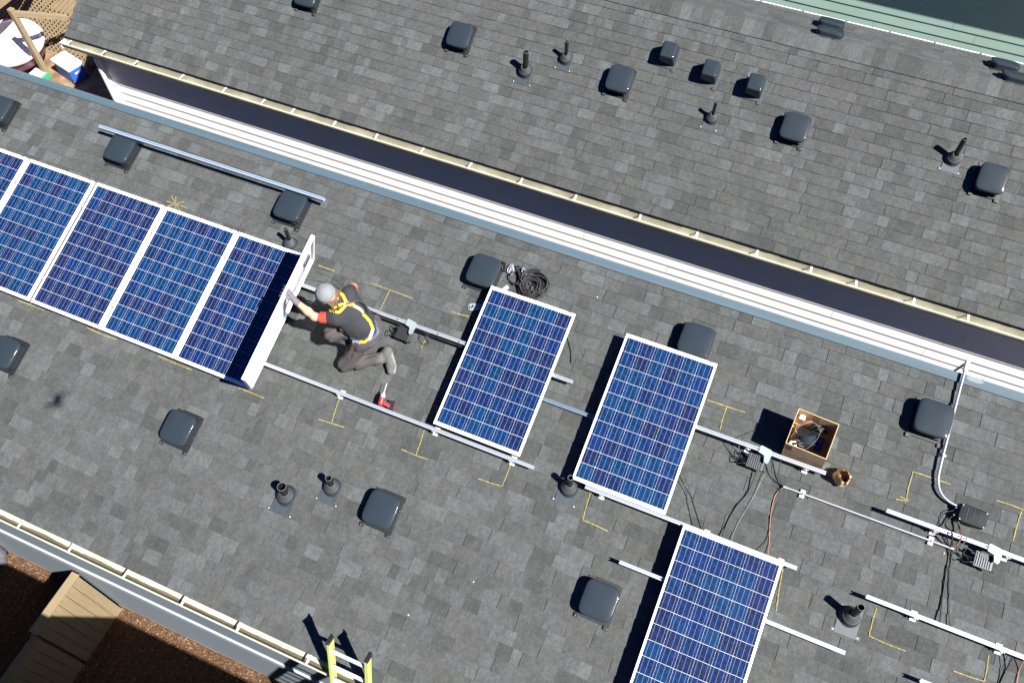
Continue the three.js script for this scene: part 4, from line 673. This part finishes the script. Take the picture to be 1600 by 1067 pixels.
// ---------------------------------------------------------------- the worker
{
  const U0 = -3.55, T0 = -0.1, g = onSlope(thing('person', 'person in a grey beanie and yellow harness kneeling and holding up a solar panel', 'person'), LOW, U0, T0, 0.0);
  const Q = (u, h, t) => V(u - U0, h, -(t - T0));
  const J = { pel: Q(-3.4, .45, -.01), hipL: Q(-3.44, .41, -.085), hipR: Q(-3.405, .45, .075), kneeL: Q(-3.65, .085, -.36), ankL: Q(-3.3, .09, -.17), heelL: Q(-3.245, .125, -.07), ballL: Q(-3.165, .055, -.2), toeL: Q(-3.145, .05, -.255),
    kneeR: Q(-3.79, .43, -.15), ankR: Q(-3.66, .095, -.06), toeR: Q(-3.86, .05, -.09), waist: Q(-3.44, .57, .02), chest: Q(-3.575, .69, .085), shL: Q(-3.695, .735, -.035), shR: Q(-3.655, .785, .25), neck: Q(-3.715, .815, .125), head: Q(-3.815, .895, .128),
    elbL: Q(-3.925, .715, -.095), wrL: Q(-4.085, .965, -.05), elbR: Q(-3.74, .57, .38), wrR: Q(-3.96, .36, .33), hanR: Q(-4.03, .27, .32) };
  const cap = (p, a, b, r0, r1) => { const ax = b.x - a.x, ay = b.y - a.y, az = b.z - a.z, px = p.x - a.x, py = p.y - a.y, pz = p.z - a.z; const t = Math.min(1, Math.max(0, (px * ax + py * ay + pz * az) / (ax * ax + ay * ay + az * az))); return Math.hypot(px - ax * t, py - ay * t, pz - az * t) - lerp(r0, r1, t); };
  const smin = (a, b, k) => { const h = Math.max(k - Math.abs(a - b), 0) / k; return Math.min(a, b) - h * h * k * 0.25; };
  const union = (bones, k) => (p) => { let d = 9; for (const b of bones) d = smin(d, cap(p, b[0], b[1], b[2], b[3]), k); return d; };
  function sdf(fn, lo, hi, cell) {
    const c = lo.clone().add(hi).multiplyScalar(0.5), half = hi.clone().sub(lo).multiplyScalar(0.5), ext = Math.max(half.x, half.y, half.z), n = Math.min(120, Math.max(16, Math.ceil(2 * ext / cell) + 6));
    const mc = new MarchingCubes(n, undefined, false, false, 260000); mc.isolation = 0; const p = V(0, 0, 0), hs = n / 2;
    for (let z = 0; z < n; z++) for (let y = 0; y < n; y++) for (let x = 0; x < n; x++) { p.set(c.x + (x - hs) / hs * ext * 1.1, c.y + (y - hs) / hs * ext * 1.1, c.z + (z - hs) / hs * ext * 1.1); mc.field[z * n * n + y * n + x] = -fn(p); }
    mc.update(); const k = mc.count, P = new Float32Array(k * 3); for (let i = 0; i < k; i++) { P[i * 3] = c.x + mc.positionArray[i * 3] * ext * 1.1; P[i * 3 + 1] = c.y + mc.positionArray[i * 3 + 1] * ext * 1.1; P[i * 3 + 2] = c.z + mc.positionArray[i * 3 + 2] * ext * 1.1; }
    let geo = new THREE.BufferGeometry(); geo.setAttribute('position', new THREE.BufferAttribute(P, 3)); geo = mergeVertices(geo, 1e-5); geo.computeVertexNormals();
    const q = geo.attributes.position, uv = new Float32Array(q.count * 2); for (let i = 0; i < q.count; i++) { uv[2 * i] = q.getX(i) * 2 + q.getY(i); uv[2 * i + 1] = q.getZ(i) * 2 + q.getY(i); } geo.setAttribute('uv', new THREE.BufferAttribute(uv, 2)); return geo;
  }
  const box = (pts, m) => { const b = new THREE.Box3().setFromPoints(pts); return [b.min.subScalar(m), b.max.addScalar(m)]; };
  const mid = (a, b, t) => a.clone().lerp(b, t);
  // body
  const torso = [[mid(J.hipL, J.pel, .2), mid(J.shL, J.chest, .45), .095, .09], [mid(J.hipR, J.pel, .2), mid(J.shR, J.chest, .45), .095, .09], [J.pel, J.waist, .11, .1], [J.waist, J.chest, .1, .115], [J.shL, J.shR, .055, .055], [J.chest, J.neck, .09, .05]];
  const hd = J.head, face = V(-0.82, -0.5, 0.12).normalize(), upH = V(-0.45, 0.85, -0.1).normalize(), side = new THREE.Vector3().crossVectors(upH, face).normalize();
  const fp = (f, u, s) => hd.clone().addScaledVector(face, f).addScaledVector(upH, u).addScaledVector(side, s);
  const armL = [[J.shL, J.elbL, .05, .04], [J.elbL, mid(J.elbL, J.wrL, .35), .04, .041], [mid(J.elbL, J.wrL, .35), J.wrL, .041, .028]], armR = [[J.shR, J.elbR, .05, .042], [J.elbR, J.wrR, .042, .028]];
  const legL = [[J.hipL, J.kneeL, .085, .06], [J.kneeL, mid(J.kneeL, J.ankL, .4), .058, .055], [mid(J.kneeL, J.ankL, .4), J.ankL, .055, .038]], legR = [[J.hipR, J.kneeR, .085, .06], [J.kneeR, mid(J.kneeR, J.ankR, .4), .058, .055], [mid(J.kneeR, J.ankR, .4), J.ankR, .055, .038]];
  const skull = [[fp(-.015, .02, 0), fp(.02, -.015, 0), .088, .075], [fp(.045, -.06, 0), fp(.05, -.085, 0), .05, .035], [J.neck, fp(-.02, -.06, 0), .052, .05], [fp(.098, -.005, 0), fp(.112, -.03, 0), .009, .015], [fp(.0, -.015, .078), fp(-.01, .015, .08), .014, .016], [fp(.0, -.015, -.078), fp(-.01, .015, -.08), .014, .016], [fp(.085, -.06, -.02), fp(.085, -.06, .02), .012, .012]];
  const bodyBones = [...torso, ...armL, ...armR, ...legL, ...legR, [J.ankL, mid(J.heelL, J.ballL, .5), .03, .014], [J.ankR, J.toeR, .036, .028], ...skull];
  const skin = mat(0.42, 0.25, 0.17, 0.55);
  const body = mesh('body', sdf(union(bodyBones, .03), ...box(Object.values(J), .14), .0125), skin, g);
  for (const s of [-1, 1]) mesh('eye', new THREE.SphereGeometry(0.011, 12, 8).translate(...fp(.078, .01, s * .032).toArray()), mat(0.5, 0.5, 0.48, 0.2), body);
  // clothes
  const fold = (s, a, o) => (p) => a * fbm(p.x * s + o, p.y * s * 1.3, p.z * s, 3);
  const inflate = (b, d) => b.map(([p, q, r, s]) => [p, q, r + d, s + d]);
  const shirtF = union([...inflate(torso.filter((_, i) => i < 6), .016), [J.shL, mid(J.shL, J.elbL, .28), .068, .064], [J.shR, mid(J.shR, J.elbR, .42), .07, .066]], .05), sf = fold(11, .012, 3), nk = (p) => p.distanceTo(mid(J.neck, J.head, .55)) - .075;
  const below = (p) => { const d = J.waist.clone().sub(J.pel).normalize(); return -(p.clone().sub(J.pel).dot(d) - .03); };
  const shirt = (p) => Math.max(shirtF(p) + sf(p), -nk(p), below(p));
  mesh('shirt', sdf(shirt, ...box([J.pel, J.shL, J.shR, J.neck, J.chest, J.elbR], .13), .011), mat(0.019, 0.0205, 0.025, 0.9), g);
  const red = mat(0.5, 0.045, 0.025, 0.8), slF = (a, b, t0, t1) => { const f = union([[mid(a, b, t0), mid(a, b, t1), .064, .058]], .02), d = b.clone().sub(a).normalize(), e0 = mid(a, b, t0), e1 = mid(a, b, t1), w = fold(20, .006, 9); return (p) => Math.max(f(p) + w(p), p.clone().sub(e1).dot(d), -p.clone().sub(e0).dot(d)); };
  mesh('sleeve', sdf(slF(J.shL, J.elbL, .2, .72), ...box([J.shL, J.elbL], .09), .006), red, g);
  mesh('sleeve', sdf(slF(J.shR, J.elbR, .3, .74), ...box([J.shR, J.elbR], .09), .006), red, g);
  const trF = union([...inflate(legL, .02), ...inflate(legR, .02), [J.hipL, J.hipR, .115, .11], [J.pel, mid(J.pel, J.waist, .5), .128, .122]], .06), tf = (p) => .017 * fbm(p.x * 9 + 20, p.y * 12, p.z * 9, 3) + .006 * Math.sin(p.x * 60 + p.z * 45 + 6 * fbm(p.x * 6, p.y * 6, p.z * 6, 2));
  const hem = (p) => { const a = p.clone().sub(J.ankL), dl = J.ankL.clone().sub(J.kneeL).normalize(); const b = p.clone().sub(J.ankR), dr = J.ankR.clone().sub(J.kneeR).normalize(); return Math.max(a.length() < .12 ? a.dot(dl) - .03 : -1, b.length() < .12 ? b.dot(dr) - .005 : -1); };
  mesh('trousers', sdf((p) => Math.max(trF(p) + tf(p), hem(p)), ...box([J.hipL, J.hipR, J.kneeL, J.kneeR, J.ankL, J.ankR, J.waist], .13), .0115), mat(0.05, 0.042, 0.042, 0.9), g);
  const bootG = (an, heel, ball, toe, up) => { const f = union([[an, an.clone().add(up), .058, .056], [an, heel, .055, .05], [heel, ball, .05, .05], [ball, toe, .05, .042]], .03); return sdf((p) => f(p) + .005 * fbm(p.x * 30, p.y * 30, p.z * 30, 2), ...box([an, heel, ball, toe], .08), .006); };
  const bm = mat(0.1, 0.1, 0.095, 0.85, { map: grime });
  const bL = mesh('boot', bootG(J.ankL, J.heelL, J.ballL, J.toeL, mid(J.ankL, J.kneeL, .22).sub(J.ankL)), bm, g);
  mesh('sole', tube([J.heelL.clone().add(V(.036, .0, .0)), J.ballL.clone().add(V(.04, -.004, 0)), J.toeL.clone().add(V(.03, -.012, .012))], .026, 16, 10), mat(0.16, 0.155, 0.14, 0.9), bL);
  mesh('boot', bootG(J.ankR, J.ankR.clone().add(V(.06, -.04, 0)), mid(J.ankR, J.toeR, .6).add(V(0, -.02, 0)), J.toeR, V(0, .08, 0)), bm, g);
  // gloved left hand over the panel edge
  const gm = mat(0.11, 0.105, 0.115, 0.85), hb = [], w = J.wrL, pk = Q(-4.136, 1.057, -.015);
  hb.push([mid(J.elbL, w, .9), w, .036, .034], [w, pk, .034, .03]);
  const kn = [[-.038, .030], [-.014, .034], [.012, .033], [.037, .026]];
  kn.forEach(([dt, len], i) => { const k = pk.clone().add(V(-.012, .012, -dt * 1.05 + .004)), m1 = k.clone().add(V(-.03, .012, -dt * .25)), m2 = m1.clone().add(V(-.022, -.012 - i * .001, -dt * .15)), e = m2.clone().add(V(-.006, -len * .8, -dt * .1)); hb.push([pk, k, .018, .0135], [k, m1, .0125, .0115], [m1, m2, .0115, .0105], [m2, e, .0105, .0092]); });
  hb.push([mid(w, pk, .4), pk.clone().add(V(.008, -.012, .05)), .017, .013], [pk.clone().add(V(.008, -.012, .05)), pk.clone().add(V(-.018, .012, .068)), .0125, .0105]);
  mesh('glove', sdf(union(hb, .008), ...box([w, pk, pk.clone().add(V(-.09, -.03, .07)), pk.clone().add(V(0, 0, -.06))], .05), .0034), gm, g);
  const hr = [[J.wrR, J.hanR, .034, .03]]; for (let i = 0; i < 4; i++) { const k = J.hanR.clone().add(V(-.02, -.03, .03 - i * .02)), e = k.clone().add(V(-.03, -.03, .004 * (1.5 - i))), f = e.clone().add(V(.008, -.028, 0)); hr.push([J.hanR, k, .018, .013], [k, e, .012, .011], [e, f, .011, .0095]); } hr.push([J.hanR, J.hanR.clone().add(V(.01, -.04, .05)), .016, .012]);
  mesh('glove', sdf(union(hr, .008), ...box([J.wrR, J.hanR, J.hanR.clone().add(V(-.06, -.1, 0))], .06), .004), gm, g);
  // beanie and hair
  const bn = union([[fp(-.03, .045, 0), fp(.012, .03, 0), .105, .098]], .02), ribs = (p) => .0018 * Math.sin(Math.atan2(p.clone().sub(hd).dot(side), p.clone().sub(hd).dot(face)) * 34) + .004 * fbm(p.x * 18, p.y * 18, p.z * 18, 2);
  mesh('beanie', sdf((p) => Math.max(bn(p) + ribs(p), -(p.clone().sub(hd).dot(upH) - .005 + .18 * (p.clone().sub(hd).dot(face) + .09))), ...box([fp(-.05, .06, 0), fp(.03, .02, 0)], .12), .0052), mat(0.2, 0.215, 0.225, 0.9, { map: grime }), g);
  const hair = [], hrg = RNG(66); for (let i = 0; i < 70; i++) { const s = rr(-.085, .085, hrg), a = fp(-.06 + .02 * hrg(), -.005, s), b = fp(-.095 + .03 * hrg(), -.06, s * 1.1), c = b.clone().add(V(rr(.0, .06, hrg), rr(-.06, -.01, hrg), rr(-.02, .05, hrg))), d = c.clone().add(V(rr(-.01, .03, hrg), rr(-.06, -.02, hrg), rr(0, .04, hrg))); hair.push(tube([a, b, c, d], rr(.0025, .0045, hrg), 12, 5)); }
  mesh('hair', merged(hair), mat(0.13, 0.07, 0.035, 0.7), g);
  // harness: webbing laid on the shirt
  const gradN = (f, p) => { const e = .004; return V(f(V(p.x + e, p.y, p.z)) - f(V(p.x - e, p.y, p.z)), f(V(p.x, p.y + e, p.z)) - f(V(p.x, p.y - e, p.z)), f(V(p.x, p.y, p.z + e)) - f(V(p.x, p.y, p.z - e))).normalize(); };
  const outer = (p) => Math.min(shirtF(p) + sf(p), trF(p) + tf(p));
  function web(pts, wd, m, parent, lift = .007) {
    const c = new THREE.CatmullRomCurve3(pts), n = 40, S = []; for (let i = 0; i <= n; i++) { const p = c.getPoint(i / n); for (let k = 0; k < 7; k++) { const d = outer(p) - lift, nn = gradN(outer, p); p.addScaledVector(nn, -d * .8); } S.push(p); }
    const P = [], I = []; for (let i = 0; i <= n; i++) { const p = S[i], t = S[Math.min(n, i + 1)].clone().sub(S[Math.max(0, i - 1)]).normalize(), nn = gradN(outer, p), s = new THREE.Vector3().crossVectors(nn, t).normalize(); for (const [a, b] of [[-1, .002], [1, .002], [1, -.003], [-1, -.003]]) { const q = p.clone().addScaledVector(s, a * wd / 2).addScaledVector(nn, b); P.push(q.x, q.y, q.z); } if (i < n) for (let k = 0; k < 4; k++) { const A = i * 4 + k, B = i * 4 + (k + 1) % 4; I.push(A, B, A + 4, B, B + 4, A + 4); } }
    const geo = new THREE.BufferGeometry(); geo.setAttribute('position', new THREE.Float32BufferAttribute(P, 3)); geo.setIndex(I); const q = geo.toNonIndexed(); q.computeVertexNormals(); return mesh('harness_strap', q, m, parent);
  }
  const yel = mat(0.55, 0.42, 0.02, 0.7), cream = mat(0.5, 0.42, 0.25, 0.7), org = mat(0.55, 0.16, 0.02, 0.7), grw = mat(0.3, 0.3, 0.32, 0.7);
  const dr = Q(-3.6, .84, .13);
  web([Q(-3.72, .8, .06), Q(-3.68, .84, .08), dr], .031, yel, g); web([Q(-3.7, .82, .22), Q(-3.66, .86, .19), dr], .031, yel, g);
  web([Q(-3.72, .74, .0), Q(-3.64, .82, .03), dr], .031, yel, g);
  web([dr, Q(-3.53, .82, .15)], .045, org, g, .01); web([Q(-3.54, .82, .14), Q(-3.49, .77, .13), Q(-3.455, .73, .115)], .032, cream, g);
  web([Q(-3.455, .72, .1), Q(-3.4, .66, .07), Q(-3.36, .6, .02)], .034, yel, g); web([Q(-3.36, .6, .02), Q(-3.36, .56, -.03), Q(-3.37, .52, -.06)], .04, cream, g); web([Q(-3.37, .53, -.055), Q(-3.39, .5, -.085), Q(-3.43, .48, -.1)], .031, yel, g); web([Q(-3.43, .48, -.1), Q(-3.47, .5, -.11), Q(-3.5, .5, -.1)], .04, grw, g, .01);
  web([Q(-3.36, .6, .1), Q(-3.34, .5, .0), Q(-3.42, .5, -.1), Q(-3.52, .52, -.1)], .036, mat(0.07, 0.1, 0.15, 0.7), g, .005);
  web([Q(-3.6, .62, -.06), Q(-3.62, .58, -.06), Q(-3.63, .52, -.06)], .04, yel, g, .012);
  const ringG = new THREE.TorusGeometry(0.026, 0.005, 8, 24); const dring = mesh('harness_ring', ringG, M.galv, g); dring.position.copy(dr).add(V(0, .035, .02)); dring.rotation.set(1.2, .3, 0);
  mesh('lanyard', tube([dr.clone().add(V(.02, .03, 0)), Q(-3.5, .83, .2), Q(-3.44, .76, .2), Q(-3.41, .68, .15), Q(-3.42, .62, .14)], .009, 50, 8), mat(0.02, 0.022, 0.03, 0.6), g);
  mesh('buckle', rbx(.05, .012, .035, 0, 0, 0, .004), M.alu, g).position.copy(Q(-3.56, .545, -.1));
  mesh('tool_pouch', rbx(.07, .1, .06, 0, 0, 0, .018), mat(0.04, 0.04, 0.045, 0.8), g).position.copy(Q(-3.56, .5, -.07));
}

scene.updateMatrixWorld(true);
renderer.render(scene, camera);
